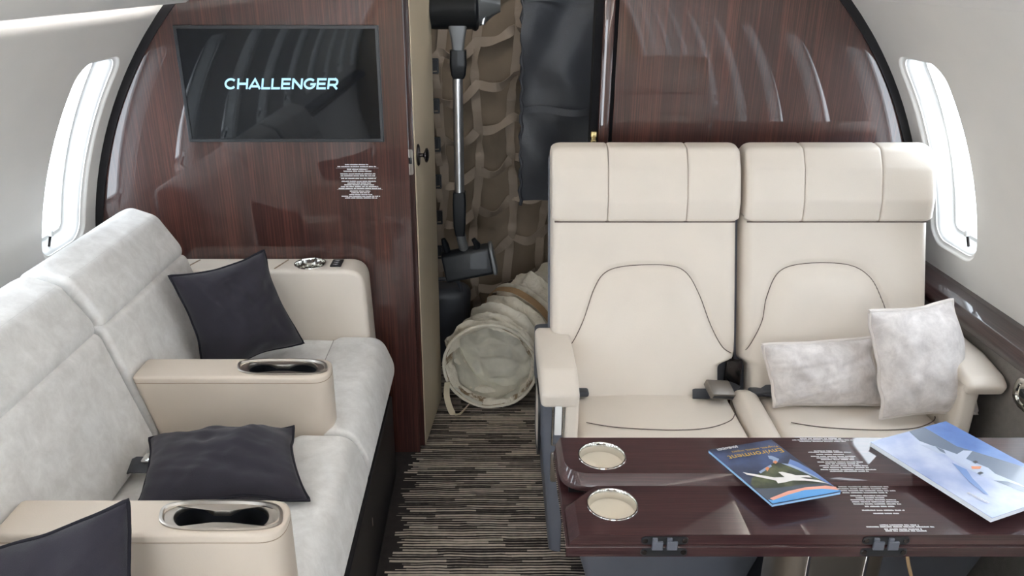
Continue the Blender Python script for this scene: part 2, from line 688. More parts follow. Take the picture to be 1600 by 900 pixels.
def lettering(bm, text, place, stroke=0.17, shear=0.2, mat=0):
    """place(x, y) -> Vector, x along the line (unit = letter height)"""
    x0 = 0.0
    for ch in text:
        w, strokes = GLYPH[ch]
        for st in strokes:
            p = [Vector(q) for q in st]
            m = len(p)
            L_, R_ = [], []
            for i in range(m):
                a = p[i] - p[i - 1] if i else p[1] - p[0]
                b = p[i + 1] - p[i] if i < m - 1 else p[-1] - p[-2]
                a.normalize()
                b.normalize()
                na, nb = Vector((-a.y, a.x)), Vector((-b.y, b.x))
                nn = na + nb
                nn = nn.normalized() if nn.length > 1e-5 else na
                k = stroke / 2 / max(0.62, nn.dot(na))
                L_.append(p[i] + nn * k)
                R_.append(p[i] - nn * k)
            f = lambda q: place(x0 + q.x + shear * q.y, q.y)
            vl = [bm.verts.new(f(q)) for q in L_]
            vr = [bm.verts.new(f(q)) for q in R_]
            for i in range(m - 1):
                fc = bm.faces.new((vl[i], vl[i + 1], vr[i + 1], vr[i]))
                fc.material_index = mat
        x0 += w + 0.08
    return x0


def text_width(t):
    return sum(GLYPH[c][0] + 0.08 for c in t)


# ================================================================== SETTING
# ---- floor
bm = B()
box(bm, (-1.10, Y_FRONT, -0.03), (1.29, 3.28, 0.0))
fl = obj('floor', bm, M['carpet'], smooth=False, kind='structure')

# ---- side walls with window openings
def opening(n_extra=88):
    """loop of (y, s) offsets of the rounded opening, and matching bay edge points"""
    hy, hs, r = WIN_HALF_Y, WIN_HALF_S, 0.062
    oy, os_ = PITCH / 2, 0.345
    angs = []
    base = round_poly([(-hy, -hs), (hy, -hs), (hy, hs), (-hy, hs)], r, 8)
    pts = []
    for i in range(len(base)):
        p, q = Vector(base[i]), Vector(base[(i + 1) % len(base)])
        k = max(1, int((q - p).length / 0.028))
        for j in range(k):
            pts.append(p.lerp(q, j / k))
    angs = [math.atan2(p.y, p.x) for p in pts] + [math.atan2(sy * os_, sx * oy) for sx in (-1, 1) for sy in (-1, 1)]
    angs = sorted(angs)

    def inner(a):
        d = Vector((cos(a), sin(a)))
        lo, hi = 0.0, 1.0
        for _ in range(40):
            t = (lo + hi) / 2
            q = (abs(d.x * t), abs(d.y * t))
            dx, dy = q[0] - hy + r, q[1] - hs + r
            sd = (sqrt(max(dx, 0) ** 2 + max(dy, 0) ** 2) + min(max(dx, dy), 0) - r)
            if sd < 0:
                lo = t
            else:
                hi = t
        return d * lo

    def outer(a):
        d = Vector((cos(a), sin(a)))
        t = min(oy / abs(d.x) if abs(d.x) > 1e-9 else 9, os_ / abs(d.y) if abs(d.y) > 1e-9 else 9)
        return d * t
    return [inner(a) for a in angs], [outer(a) for a in angs]


IN, OUT = opening()
S_TOP, S_BOT = WIN_S - 0.345, WIN_S + 0.345
# how the lining turns into the reveal: (inset, outward depth)
LIP = [(0.0, 0.0), (0.003, 0.0045), (0.008, 0.0085), (0.013, 0.0095)]
REV = [(0.013, 0.0095), (0.0135, 0.0125), (0.0155, 0.0135), (0.021, 0.019), (0.034, 0.0495), (0.043, 0.049), (0.045, 0.054)]

for side, nm in ((-1, 'wall_left'), (1, 'wall_right')):
    bm = B()
    for k in range(N_WIN):
        yc = WIN_Y0 - k * PITCH
        rings = []
        for t in (1.0, 0.8, 0.6, 0.42, 0.28, 0.16, 0.08, 0.03):
            rings.append([shell(side, WIN_S + (i.y + (o.y - i.y) * t), yc + i.x + (o.x - i.x) * t) for i, o in zip(IN, OUT)])
        for ins, dep in LIP:
            q = inset_poly([tuple(p) for p in IN], ins)
            rings.append([shell(side, WIN_S + p[1], yc + p[0], dep) for p in q])
        loops(bm, rings, cap0=False, cap1=False)
    y1 = WIN_Y0 + PITCH / 2
    y0 = WIN_Y0 - (N_WIN - 1) * PITCH - PITCH / 2
    # strips above and below the window band
    for s0, s1, n in ((R * radians(35.5), S_TOP, 6), (S_BOT, R * radians(121 if side < 0 else 99), 14)):
        for k in range(n):
            a, b = s0 + (s1 - s0) * k / n, s0 + (s1 - s0) * (k + 1) / n
            f = [shell(side, a, y0), shell(side, a, y1), shell(side, b, y1), shell(side, b, y0)]
            bm.faces.new([bm.verts.new(p) for p in f])
    bmesh.ops.remove_doubles(bm, verts=bm.verts, dist=1e-5)
    wl = obj(nm, bm, M['lining'], angle=60, kind='structure')

    for k in range(N_WIN):
        yc = WIN_Y0 - k * PITCH
        w = struct('window_%d' % (k + 1 if side < 0 else k + 1 + N_WIN), shell(side, WIN_S, yc))
        bm = B()
        rings = []
        for ins, dep in REV:
            q = inset_poly([tuple(p) for p in IN], ins)
            rings.append([shell(side, WIN_S + p[1], yc + p[0], dep) for p in q])
        loops(bm, rings, cap0=False, cap1=False)
        obj('window_reveal', shift(bm, w.location), M['reveal'], w, angle=50)
        bm = B()
        q = inset_poly([tuple(p) for p in IN], 0.0435)
        c = bm.verts.new(shell(side, WIN_S, yc, 0.0495))
        n = len(q)
        mids = [bm.verts.new(shell(side, WIN_S + p[1] * 0.5, yc + p[0] * 0.5, 0.0495)) for p in q]
        outs = [bm.verts.new(shell(side, WIN_S + p[1], yc + p[0], 0.0495)) for p in q]
        for i in range(n):
            j = (i + 1) % n
            bm.faces.new((outs[i], outs[j], mids[j], mids[i]))
            bm.faces.new((mids[i], mids[j], c))
        obj('window_pane', shift(bm, w.location), M['pane'], w)
        # shade pull: short stem with a pale knob at the sill
        bm = B()
        sb = WIN_S + WIN_HALF_S - 0.03
        a0, a1 = shell(side, sb + 0.004, yc - 0.03, 0.028), shell(side, sb - 0.028, yc - 0.034, 0.022)
        tube(bm, [a0, a0.lerp(a1, 0.5), a1], 0.0035, 8)
        obj('shade_stem', shift(bm, w.location), M['knob'], w)
        bm = B()
        p = shell(side, sb - 0.036, yc - 0.034, 0.020)
        box(bm, p - Vector((0.006, 0.006, 0.009)), p + Vector((0.006, 0.006, 0.009)), 0.004)
        obj('shade_knob', shift(bm, w.location), M['reveal'], w)

# ---- ceiling: cove, service rail and crown
def ceil_half(side):
    return [(XC + side * x, z) for x, z in ((0.723, 1.600), (0.66, 1.655), (0.58, 1.715), (0.45, 1.78), (0.25, 1.825), (0.0, 1.835))]
bm = B()
prof = ceil_half(-1) + ceil_half(1)[::-1][1:]
loops(bm, [[(x, y, z) for x, z in prof] for y in (Y_FRONT, -1.5, 0.0, 1.2, Y_BACK + 0.02)], closed=False, cap0=False, cap1=False)
obj('ceiling', bm, M['lining'], angle=50, kind='structure')
for side in (-1, 1):
    vl = struct('trim_%d' % (3 if side < 0 else 4), (XC + side * 0.86, 0, 1.46))
    dz = 0.0 if side < 0 else 0.013
    bm = B()
    prof = [(XC + side * x, z + dz) for x, z in ((0.902, 1.428), (0.899, 1.421), (0.870, 1.422), (0.862, 1.426), (0.775, 1.507), (0.777, 1.514), (0.784, 1.512), (0.871, 1.433))]
    prism(bm, prof, 'XZ', Y_FRONT, Y_BACK + 0.01)
    obj('light_valance', shift(bm, vl.location), M['lining'], vl, angle=30)
    lamp = thing('cove_light', 'warm strip light hidden behind the ceiling valance on the %s' % ('sofa side' if side < 0 else 'side of the paired leather seats'), 'light', (XC + side * 0.836, 0.0, 1.482 + dz * 0.6), group='cove strip lights')
    bm = B()
    box(bm, (-0.009, -2.5, -0.006), (0.009, 2.22, 0.006), 0.001, 1)
    obj('diffuser', bm, M['cove'], lamp)
    bm = B()
    box(bm, (side * 0.011 - 0.002, -2.52, -0.008), (side * 0.011 + 0.002, 2.23, 0.008), 0.001, 1)
    obj('channel', bm, M['brushed'], lamp)

# ---- forward end wall, behind the camera; its middle opening is added to let in light
bm = B()
for side in (-1, 1):
    pts = [(XC + side * 0.46, -0.4), (XC + side * 0.46, 1.82)] + [(XC + side * 1.26 * sin(radians(a)), ZC + 1.26 * cos(radians(a))) for a in range(24, 136, 6)]
    prism(bm, pts, 'XZ', Y_FRONT - 0.02, Y_FRONT + 0.01)
box(bm, (XC - 0.46, Y_FRONT - 0.02, 1.80), (XC + 0.46, Y_FRONT + 0.01, 1.87))
obj('wall_front', bm, M['cream_paint'], smooth=False, kind='structure')

# ---- aft bulkhead
wb = struct('wall_back', (0, Y_BACK, 0))
def arc_pts(a0, a1, n, r=R):
    return [(XC + r * sin(radians(a0 + (a1 - a0) * k / n)), ZC + r * cos(radians(a0 + (a1 - a0) * k / n))) for k in range(n + 1)]
a_floor = math.degrees(math.acos(-ZC / R))
def panel(x_edge, side):
    a_top = math.degrees(math.asin((x_edge - XC) / R))
    return [(x_edge, 0.0)] + [(x_edge, 0.4), (x_edge, 0.9)] + arc_pts(a_top, side * a_floor, 40, R + 0.004)
bm = B()
prism(bm, panel(-0.247, -1), 'XZ', 0.0, 0.03)
obj('wood_panel', bm, M['wood'], wb, angle=30)
bm = B()
prism(bm, panel(0.337, 1), 'XZ', 0.0, 0.03)
obj('wood_panel', bm, M['wood'], wb, angle=30)
bm = B()
box(bm, (-0.247, 0.0, 1.74), (0.337, 0.03, 1.84))
obj('header_light_block', bm, M['wood'], wb)  # out of view, added above the door to block light
for side in (-1, 1):
    bm = B()
    a0 = 2 if side > 0 else -4
    inn, out = arc_pts(a0, side * (a_floor - 1), 60, R - 0.022), arc_pts(a0, side * (a_floor - 1), 60, R + 0.006)
    rings = [[(i[0], 0.002, i[1]), (i[0], -0.006, i[1]), (o[0], -0.006, o[1]), (o[0], 0.002, o[1])] for i, o in zip(inn, out)]
    loops(bm, rings)
    obj('edge_trim', bm, M['black_gloss'], wb)
# right-hand door post: dark strip, wood post and shadow gap
bm = B(); box(bm, (0.327, 0.008, 0.0), (0.337, 0.03, 1.80)); obj('shadow_gap', bm, M['black_gap'], wb)
bm = B(); box(bm, (0.297, -0.006, 0.0), (0.327, 0.05, 1.80), 0.006); obj('door_post', bm, M['wood'], wb)
bm = B(); box(bm, (0.276, 0.012, 0.0), (0.297, 0.06, 1.80)); obj('door_seal', bm, M['black_gap'], wb)
bm = B(); lathe(bm, [(0.0075, 0), (0.0085, 0.004), (0.0085, 0.012), (0.0065, 0.014), (0.0065, 0.02), (0.0085, 0.022), (0.0085, 0.034), (0.007, 0.037)], 20, (0.284, -0.006, 1.04)); obj('striker_pin', bm, M['brass'], wb)

def word_rows(bm, rows, place, word=0.024, seed=1, mat=0):
    """rows of print too small to read: (x0, x1, y, height[, rule]); place(x, y)->Vector"""
    rg = random.Random(seed)
    for row in rows:
        x0, x1, y, h = row[:4]
        if len(row) > 4:
            q = [place(x0, y - h / 2), place(x1, y - h / 2), place(x1, y + h / 2), place(x0, y + h / 2)]
            f = bm.faces.new([bm.verts.new(p) for p in q]); f.material_index = 1
            continue
        x = x0
        while x < x1 - 1e-4:
            w = min(rg.uniform(0.35, 1.3) * word, x1 - x)
            # each word a run of small letter blocks
            n = max(1, int(w / (h * 0.62)))
            for k in range(n):
                lw = w / n
                hh = h * rg.choice((1.0, 1.0, 0.8, 0.92))
                xa, xb = x + k * lw, x + (k + 1) * lw - lw * 0.16
                q = [place(xa, y - h / 2), place(xb, y - h / 2), place(xb, y - h / 2 + hh), place(xa, y - h / 2 + hh)]
                bm.faces.new([bm.verts.new(p) for p in q])
            x += w + h * 0.55
    return bm

# placard on the bulkhead
bm = B()
px = lambda u: -0.456 + (u - 526) * 0.130 / 73
pz = lambda v: 0.982 - (v - 256) * 0.105 / 55
rows = []
for (a, b_, v) in ((262, 600, 150), (152, 712, 177), (287, 588, 214), (235, 640, 240), (187, 695, 277), (190, 692, 303), (192, 700, 341), (195, 700, 381), (278, 622, 406), (232, 668, 430), (180, 727, 455), (145, 765, 481), (307, 608, 517), (326, 595, 541), (293, 632, 566), (180, 747, 590), (228, 703, 614)):
    rows.append((px(510 + a / 8.89), px(510 + b_ / 8.89), pz(240 + v / 8.89), 0.0032))
for (a, b_, v) in ((130, 745, 196), (172, 712, 325), (122, 790, 496)):
    rows.append((px(510 + a / 8.89), px(510 + b_ / 8.89), pz(240 + v / 8.89), 0.0012, 1))
word_rows(bm, rows, lambda x, y: Vector((x, -0.0012, y)), 0.02, 3)
obj('placard_print', bm, [M['print_white'], M['print_rule']], wb, smooth=False)

# ---- half-open door leaf to the baggage bay
d = struct('door_1', (-0.2305, 2.275, 0))
d.rotation_euler = (0, 0, -0.104)
bm = B(); box(bm, (-0.030, 0.0, 0.012), (0.0, 0.325, 1.80), 0.002, 1); obj('door_leaf', bm, M['cream_paint'], d)
bm = B(); box(bm, (-0.031, -0.006, 0.012), (-0.002, 0.0, 1.80), 0.002, 1); obj('edge_strip', bm, M['wood'], d)
bm = B(); prism(bm, round_poly([(-0.021, 0.945), (-0.005, 0.945), (-0.005, 1.02), (-0.021, 1.02)], 0.006), 'XZ', -0.0085, -0.005, 0.0)
box(bm, (-0.0325, -0.0115, 0.942), (-0.019, -0.0065, 0.985), 0.002, 2)
latch = obj('latch_plate', bm, M['brushed'], d)
bm = B(); box(bm, (-0.018, -0.0105, 0.978), (-0.008, -0.007, 0.996), 0.002, 2); obj('latch_bolt', bm, M['black_plastic'], latch)
bm = B(); lathe(bm, [(0.0, 0), (0.03, 0.0), (0.032, 0.003), (0.028, 0.006), (0.0, 0.006)], 28, (0.0, 0.035, 0.995), 'X', squash=(0.55, 1.05), cap=False)
bmesh.ops.remove_doubles(bm, verts=bm.verts, dist=1e-6)
rose = obj('knob_rose', bm, M['knob'], d)
bm = B(); lathe(bm, [(0.006, 0.004), (0.006, 0.018), (0.014, 0.022), (0.021, 0.025), (0.0215, 0.029), (0.016, 0.032), (0.003, 0.033)], 28, (0.0, 0.035, 0.995), 'X'); obj('door_knob', bm, M['knob'], rose)

# ---- baggage bay behind the bulkhead
bm = B()
for lo, hi in (((-0.72, 2.28, -0.02), (-0.68, 3.30, 1.9)), ((0.78, 2.28, -0.02), (0.82, 3.30, 1.9)), ((-0.72, 3.26, -0.02), (0.82, 3.30, 1.9)), ((-0.72, 2.28, 1.86), (0.82, 3.30, 1.9))):
    box(bm, lo, hi)
obj('wall_baggage_bay', bm, M['hold'], smooth=False, kind='structure')

# ---- right-hand wooden ledge and side panel under the windows
trim = struct('trim_1', (1.2, 0.6, 0.66))
prof = round_poly([(1.30, 0.705), (1.262, 0.704), (1.215, 0.690), (1.196, 0.672), (1.203, 0.650), (1.225, 0.640), (1.30, 0.640)], [0, .004, .012, .014, .01, .004, 0])
bm = B(); prism(bm, prof, 'XZ', Y_FRONT, Y_BACK - 0.004); obj('wood_ledge', shift(bm, trim.location), M['wood_y'], trim, angle=50)
bm = B(); box(bm, (1.222, Y_FRONT, 0.0), (1.29, Y_BACK - 0.004, 0.645)); obj('side_panel', shift(bm, trim.location), M['side_fabric'], trim)
# flush chrome pull on the panel
bm = B()
oval = round_poly([(1.475, 0.560), (1.625, 0.560), (1.625, 0.632), (1.475, 0.632)], 0.034, 8)
rings = [[Vector((x, p[0], p[1])) for p in inset_poly(oval, i)] for i, x in ((0.0, 1.2225), (0.0, 1.2175), (0.004, 1.2155), (0.011, 1.2165), (0.013, 1.2205))]
loops(bm, rings, cap0=False)
pull = obj('chrome_pull', shift(bm, trim.location), M['chrome'], trim)
bm = B(); box(bm, (1.214, 1.50, 0.588), (1.222, 1.60, 0.606), 0.003); obj('pull_grip', shift(bm, trim.location), M['black_plastic'], pull)
trim2 = struct('trim_2', (-1.1, 0.6, 0.66))
prof = round_poly([(-1.215, 0.705), (-1.18, 0.704), (-1.135, 0.690), (-1.12, 0.672), (-1.13, 0.650), (-1.215, 0.640)], [0, .004, .012, .014, .01, 0])
bm = B(); prism(bm, prof, 'XZ', Y_FRONT, Y_BACK - 0.004); obj('wood_ledge', shift(bm, trim2.location), M['wood_y'], trim2, angle=50)

# ================================================================== TELEVISION
tv = thing('television', 'flat screen in a dark thin frame on the wood bulkhead, showing a bright title', 'television', (-0.592, 2.25, 1.206))
def tvp(x, y, z):
    return Vector((x, y, z)) - Vector((-0.592, 2.25, 1.206))
bm = B()
x0, x1, z0, z1, bz = -0.869, -0.314, 1.048, 1.3645, 0.0085
def rect(x0, z0, x1, z1, y):
    return [tvp(x0, y, z0), tvp(x1, y, z0), tvp(x1, y, z1), tvp(x0, y, z1)]
rings = [rect(x0, z0, x1, z1, 2.249), rect(x0, z0, x1, z1, 2.238), rect(x0 + .0015, z0 + .0015, x1 - .0015, z1 - .0015, 2.2365),
         rect(x0 + bz, z0 + bz, x1 - bz, z1 - bz, 2.2365), rect(x0 + bz, z0 + bz, x1 - bz, z1 - bz, 2.242)]
loops(bm, rings, cap0=True, cap1=False)
obj('frame', bm, M['bezel'], tv, smooth=False)
bm = B()
box(bm, tvp(x0 + bz, 2.2405, z0 + bz), tvp(x1 - bz, 2.246, z1 - bz))
scr = obj('screen', bm, M['screen'], tv, smooth=False)
bm = B()
tw = text_width('CHALLENGER')
hgt = 0.029
kx = (0.323 - 0.006) / tw
lettering(bm, 'CHALLENGER', lambda x, y: tvp(-0.750 + x * kx, 2.2398, 1.1955 + y * hgt), 0.215, 0.2)
obj('screen_title', bm, M['tv_text'], scr, smooth=False, label='glowing pale blue word CHALLENGER')

# ================================================================== SOFA
SO = (-0.60, 1.40, 0.0)
sofa = thing('sofa', 'long pale grey suede sofa with beige leather armrests under the window row', 'sofa', SO)
def so(bm):
    return shift(bm, SO)
# plinth
bm = B(); box(bm, (-0.95, 0.45, 0.0), (-0.315, 2.132, 0.285), 0.004, 1); obj('plinth', so(bm), M['black_gloss'], sofa)
bm = B(); box(bm, (-0.3165, 1.662, 0.165), (-0.3135, 1.668, 0.19), 0.001, 1); obj('plinth_catch', so(bm), M['brushed'], sofa)
secs = ((1.605, 2.134), (1.062, 1.597), (0.47, 1.054))
seat_prof = round_poly([(-0.84, 0.455), (-0.84, 0.30), (-0.335, 0.275), (-0.296, 0.385), (-0.335, 0.487), (-0.455, 0.489), (-0.478, 0.477), (-0.60, 0.480)],
                       [.01, .01, .03, .09, .055, .03, .012, .05], 6)
for y0, y1 in secs:
    bm = B(); prism(bm, seat_prof, 'XZ', y0, y1, 0.016, 5)
    sc_ = obj('seat_cushion', so(bm), M['suede'], sofa, angle=60)
    bm = B(); tube(bm, [(-0.4785, y0 + .012, 0.4785), (-0.4785, (y0 + y1) / 2, 0.4785), (-0.4785, y1 - .012, 0.4785)], 0.0012, 6)
    obj('seat_seam', so(bm), M['suede_seam'], sc_)
back_prof = round_poly([(-0.795, 0.47), (-0.878, 0.752), (-0.98, 0.77), (-0.99, 0.45), (-0.84, 0.44)], [.03, .025, .02, .02, .02], 5)
head_prof = round_poly([(-0.873, 0.757), (-0.942, 0.868), (-1.012, 0.893), (-1.06, 0.87), (-1.06, 0.72), (-0.955, 0.70)], [.04, .045, .04, .03, .02, .02], 7)
for i, (y0, y1) in enumerate(secs):
    e = y1 if i else 2.125
    bm = B(); prism(bm, back_prof, 'XZ', y0 + .002, e - .002, 0.016, 5)
    obj('back_cushion', so(bm), M['suede'], sofa, angle=60)
    bm = B(); prism(bm, head_prof, 'XZ', y0 + 0.012, e + 0.002, 0.02, 5)
    hd = obj('headrest', so(bm), M['suede'], sofa, angle=60)
    bm = B(); tube(bm, [(-0.9465, y0 + .03, 0.8665), (-0.9465, e - .02, 0.8665)], 0.0014, 6)
    obj('headrest_seam', so(bm), M['suede_seam'], hd)

def cup_tray(parent, cx, cy, z, origin, name='cup_tray'):
    """two-cup metal tray let into an armrest top; dark figure-of-eight well"""
    L2, W2 = 0.106, 0.041
    outer, inner = [], []
    n = 88
    for k in range(n):
        a = 2 * pi * k / n
        ca, sa = cos(a), sin(a)
        # rounded stretched hexagon: superellipse skewed at the far corner
        p = 3.2
        q = (abs(ca) ** p + abs(sa) ** p) ** (-1 / p)
        ox, oy = L2 * ca * q, W2 * sa * q
        ox += 0.012 * (oy / W2) * -1
        outer.append((cx + ox, cy + oy))
        # figure of eight: union of two circles along x
        rr, off = 0.0345, 0.046
        best = 0
        for s in (-1, 1):
            bq = off * s * ca
            disc = bq * bq - (off * off - rr * rr)
            if disc >= 0:
                best = max(best, bq + sqrt(disc))
        best = max(best, min(0.046, 0.0155 / max(abs(sa), 0.25)) if abs(ca) < 0.8 else best)
        ix, iy = best * ca, best * sa
        ix += 0.010 * (iy / W2) * -1
        inner.append((cx + ix * 1.02, cy + iy))
    P = lambda pts, zz: [Vector((x, y, zz)) for x, y in pts]
    bm = B()
    loops(bm, [P(outer, z - 0.001), P(outer, z + 0.0025), P(inset_poly(outer, 0.0012), z + 0.0032), P(inset_poly(outer, 0.0055), z + 0.0032), P(inset_poly(outer, 0.0065), z + 0.0015), P(inset_poly(outer, 0.0080), z - 0.0015), P(inner, z - 0.002), P(inset_poly(inner, .0010), z - 0.0035), P(inset_poly(inner, .0014), z - 0.012)], cap0=False, cap1=False)
    tray = obj(name, shift(bm, origin), M['brushed'], parent, angle=35)
    bm = B()
    loops(bm, [P(inset_poly(inner, .0012), z - 0.0095), P(inset_poly(inner, .003), z - 0.07)], cap0=False, cap1=True)
    obj('cup_well', shift(bm, origin), M['black_plastic'], tray)
    return outer

def center_arm(y0, y1, xe, cx):
    zt = 0.634
    bm = B()
    def asec(z, ins):
        k = (z - 0.45) / (zt - 0.45)
        xl = -0.79 - 0.048 * k
        return [Vector((x, y, z)) for x, y in inset_poly(round_poly([(xl, y0), (xe, y0), (xe, y1), (xl, y1)], [.014, .042, .042, .014], 8), ins)]
    rings = [asec(0.455, 0.012), asec(0.462, 0.004), asec(0.475, 0.0), asec(zt - 0.018, 0.0), asec(zt - 0.0165, 0.0012), asec(zt - 0.015, 0.0)]
    for t_ in range(1, 6):
        a = pi / 2 * t_ / 5
        rings.append(asec(zt - 0.009 + 0.009 * sin(a), 0.009 * (1 - cos(a))))
    loops(bm, rings)
    arm = obj('armrest', so(bm), M['leather_tan'], sofa, angle=60)
    cy = (y0 + y1) / 2 + 0.002
    bm = B()
    hole = [(cx + 0.100 * c_, cy + 0.036 * s_) for c_, s_ in ((cos(2 * pi * k / 40) * (abs(cos(2 * pi * k / 40)) ** 3 + abs(sin(2 * pi * k / 40)) ** 3) ** (-1 / 3), sin(2 * pi * k / 40) * (abs(cos(2 * pi * k / 40)) ** 3 + abs(sin(2 * pi * k / 40)) ** 3) ** (-1 / 3)) for k in range(40))]
    prism(bm, hole, 'XY', zt - 0.085, zt + 0.05)
    cut(arm, so(bm))
    cup_tray(arm, cx, cy, zt, SO)
    # piped seam just below the top edge, along the side that faces the cabin
    bm = B()
    path = [v + Vector((0, 0, 0)) for v in asec(zt - 0.0165, 0.0006)]
    tube(bm, path, 0.0008, 6, closed=True)
    obj('arm_seam', so(bm), M['tan_seam'], arm)
center_arm(1.602, 1.700, -0.384, -0.499)
center_arm(1.056, 1.154, -0.353, -0.468)

def small_belt(bm_parent, pts, w, origin, name='belt_strap'):
    bm = B(); ribbon(bm, pts, w, (0, -0.4, 1), 0.002)
    return obj(name, shift(bm, origin), M['black_cloth'], bm_parent)
b1 = small_belt(sofa, [(-0.83, 1.47, 0.47), (-0.79, 1.455, 0.497), (-0.74, 1.45, 0.50)], 0.04, SO)
bm = B(); box(bm, (-0.772, 1.452, 0.502), (-0.748, 1.482, 0.510), 0.003); obj('belt_tongue', so(bm), M['chrome'], b1)

# ---- end console beside the bulkhead
CO = (-0.62, 2.19, 0.0)
con = thing('end_console', 'cream leather console with steel cup well against the wood bulkhead, beyond the sofa', 'console', CO)
prof = round_poly([(-0.95, 0.0), (-0.95, 0.695), (-0.38, 0.695), (-0.356, 0.0)], [.01, .02, .055, .01], 8)
bm = B(); prism(bm, prof, 'XZ', 2.137, 2.246, 0.014, 5)
body = obj('body', shift(bm, CO), M['leather'], con, angle=60)
bm = B(); lathe(bm, [(0.0435, 0.64), (0.0435, 0.75)], 40, (-0.545, 2.192, 0)); cut(body, shift(bm, CO))
bm = B(); lathe(bm, [(0.0475, 0.6955), (0.047, 0.698), (0.0445, 0.698), (0.043, 0.694), (0.0425, 0.645), (0.002, 0.645)], 40, (-0.545, 2.192, 0), cap=False)
obj('cup_well', shift(bm, CO), M['chrome'], body)
bm = B(); prism(bm, round_poly([(-0.482, 2.165), (-0.450, 2.165), (-0.450, 2.222), (-0.482, 2.222)], 0.003, 3), 'XY', 0.694, 0.6985)
sw = obj('switch_plate', shift(bm, CO), M['black_plastic'], body)
for yy in (2.176, 2.193, 2.210):
    bm = B()
    for (a, b_, c_, d_) in ((-0.474, 0.0, 0.009, 0.0035), (-0.466, 0.002, 0.006, 0.003), (-0.468, -0.003, 0.005, 0.003)):
        q = [(a, yy + b_), (a + c_, yy + b_), (a + c_, yy + b_ + d_), (a, yy + b_ + d_)]
        bm.faces.new([bm.verts.new((x, y, 0.6989)) for x, y in q])
    obj('switch_mark', shift(bm, CO), M['print_white'], sw, smooth=False)
for xx in (-0.905, -0.64):
    bm = B(); tube(bm, [(xx, 2.150, 0.6952), (xx + 0.012, 2.19, 0.6954), (xx + 0.022, 2.225, 0.6952)], 0.0022, 6)
    obj('lid_groove', shift(bm, CO), M['tan_seam'], body)

# ================================================================== PILLOWS
def pillow(name, label, corners, thick, mat, pip, group, seed, wr=0.006, pinch=0.05, n=44, pr=0.0034):
    """corners: top-inner, top-outer, bottom-outer, bottom-inner; grows to both sides"""
    tl, tr, br, bl = [Vector(c) for c in corners]
    ctr = (tl + tr + br + bl) / 4
    nrm = ((tr - bl).cross(tl - br)).normalized()
    t = thing(name, label, 'pillow', ctr, group=group)
    so_ = Vector((seed * 3.1, seed * 1.7, seed * 0.9))

    def pt(u, v, sgn):
        # pinch the sides so the corners stick out like ears
        uu = u * (1 - pinch * (1 - v * v) )
        vv = v * (1 - pinch * (1 - u * u) )
        a, b_ = (uu + 1) / 2, (vv + 1) / 2
        p = (bl * (1 - a) + br * a) * (1 - b_) + (tl * (1 - a) + tr * a) * b_
        e = max(0.0, (1 - u * u)) ** 0.5 * max(0.0, (1 - v * v)) ** 0.5
        h = thick / 2 * e
        q = Vector((u * 2.2, v * 2.2, sgn * 2.0)) + so_
        f = noise.fractal(q * 0.8, 1.1, 2.0, 3)
        # creases running in from the corners
        ca, sa = cos(0.9 + seed), sin(0.9 + seed)
        cr = noise.noise(Vector(((u * ca + v * sa) * 4.2, (v * ca - u * sa) * 0.9, sgn)) + so_)
        cr += 0.5 * noise.noise(Vector(((u * sa - v * ca) * 6.5, (v * sa + u * ca) * 1.3, sgn + 3)) + so_)
        h += e ** 0.5 * (f * wr * 0.7 + cr * wr * 0.75)
        edge = 0.02 * noise.noise(Vector((u * 2, v * 2, 5)) + so_) * (1 - e)
        return p + nrm * (h * sgn + edge) - ctr
    bm = B()
    for sgn in (1, -1):
        g = [[bm.verts.new(pt(-1 + 2 * i / n, -1 + 2 * j / n, sgn)) for i in range(n + 1)] for j in range(n + 1)]
        for j in range(n):
            for i in range(n):
                bm.faces.new((g[j][i], g[j][i + 1], g[j + 1][i + 1], g[j + 1][i]))
    bmesh.ops.remove_doubles(bm, verts=bm.verts, dist=1e-5)
    obj('cover', bm, mat, t, angle=75)
    bm = B()
    path = [pt(-1 + 2 * i / n, -1, 1) for i in range(n)] + [pt(1, -1 + 2 * i / n, 1) for i in range(n)] + [pt(1 - 2 * i / n, 1, 1) for i in range(n)] + [pt(-1, 1 - 2 * i / n, 1) for i in range(n)]
    tube(bm, path, pr, 7, closed=True)
    obj('piping', bm, pip, t, angle=80)
    return t

DK = (M['charcoal'], M['charcoal_piping'], 'charcoal pillows on the sofa')
pillow('throw_pillow', 'charcoal pillow standing on its edge in the sofa corner by the end console', [(-0.835, 1.885, 0.775), (-0.640, 2.062, 0.783), (-0.545, 2.045, 0.505), (-0.770, 1.86, 0.485)], 0.15, *DK, 1, 0.013, 0.12)
pillow('throw_pillow', 'charcoal pillow lying flat on the sofa seat between the two centre armrests', [(-0.775, 1.515, 0.528), (-0.455, 1.54, 0.548), (-0.375, 1.322, 0.512), (-0.712, 1.265, 0.51)], 0.12, *DK, 5, 0.012, 0.10)
pillow('throw_pillow', 'charcoal pillow leaning on the nearest centre armrest, cut off by the photo edge', [(-0.812, 0.935, 0.685), (-0.552, 0.985, 0.760), (-0.533, 0.915, 0.51), (-0.80, 0.86, 0.49)], 0.12, *DK, 9, 0.012, 0.09)
LT = (M['velvet'], M['velvet_piping'], 'pale pillows on the leather seat')
pillow('throw_pillow', 'pale crushed velvet pillow lying on its long side against the seat back', [(0.678, 1.80, 0.622), (0.965, 1.82, 0.632), (1.005, 1.775, 0.462), (0.718, 1.765, 0.462)], 0.10, *LT, 12, 0.008, 0.06, pr=0.0046)
pillow('throw_pillow', 'pale crushed velvet pillow standing upright and tilted in front of the other pale one', [(0.908, 1.755, 0.735), (1.125, 1.775, 0.755), (1.205, 1.70, 0.478), (0.955, 1.675, 0.478)], 0.11, *LT, 17, 0.008, 0.07, pr=0.0046)

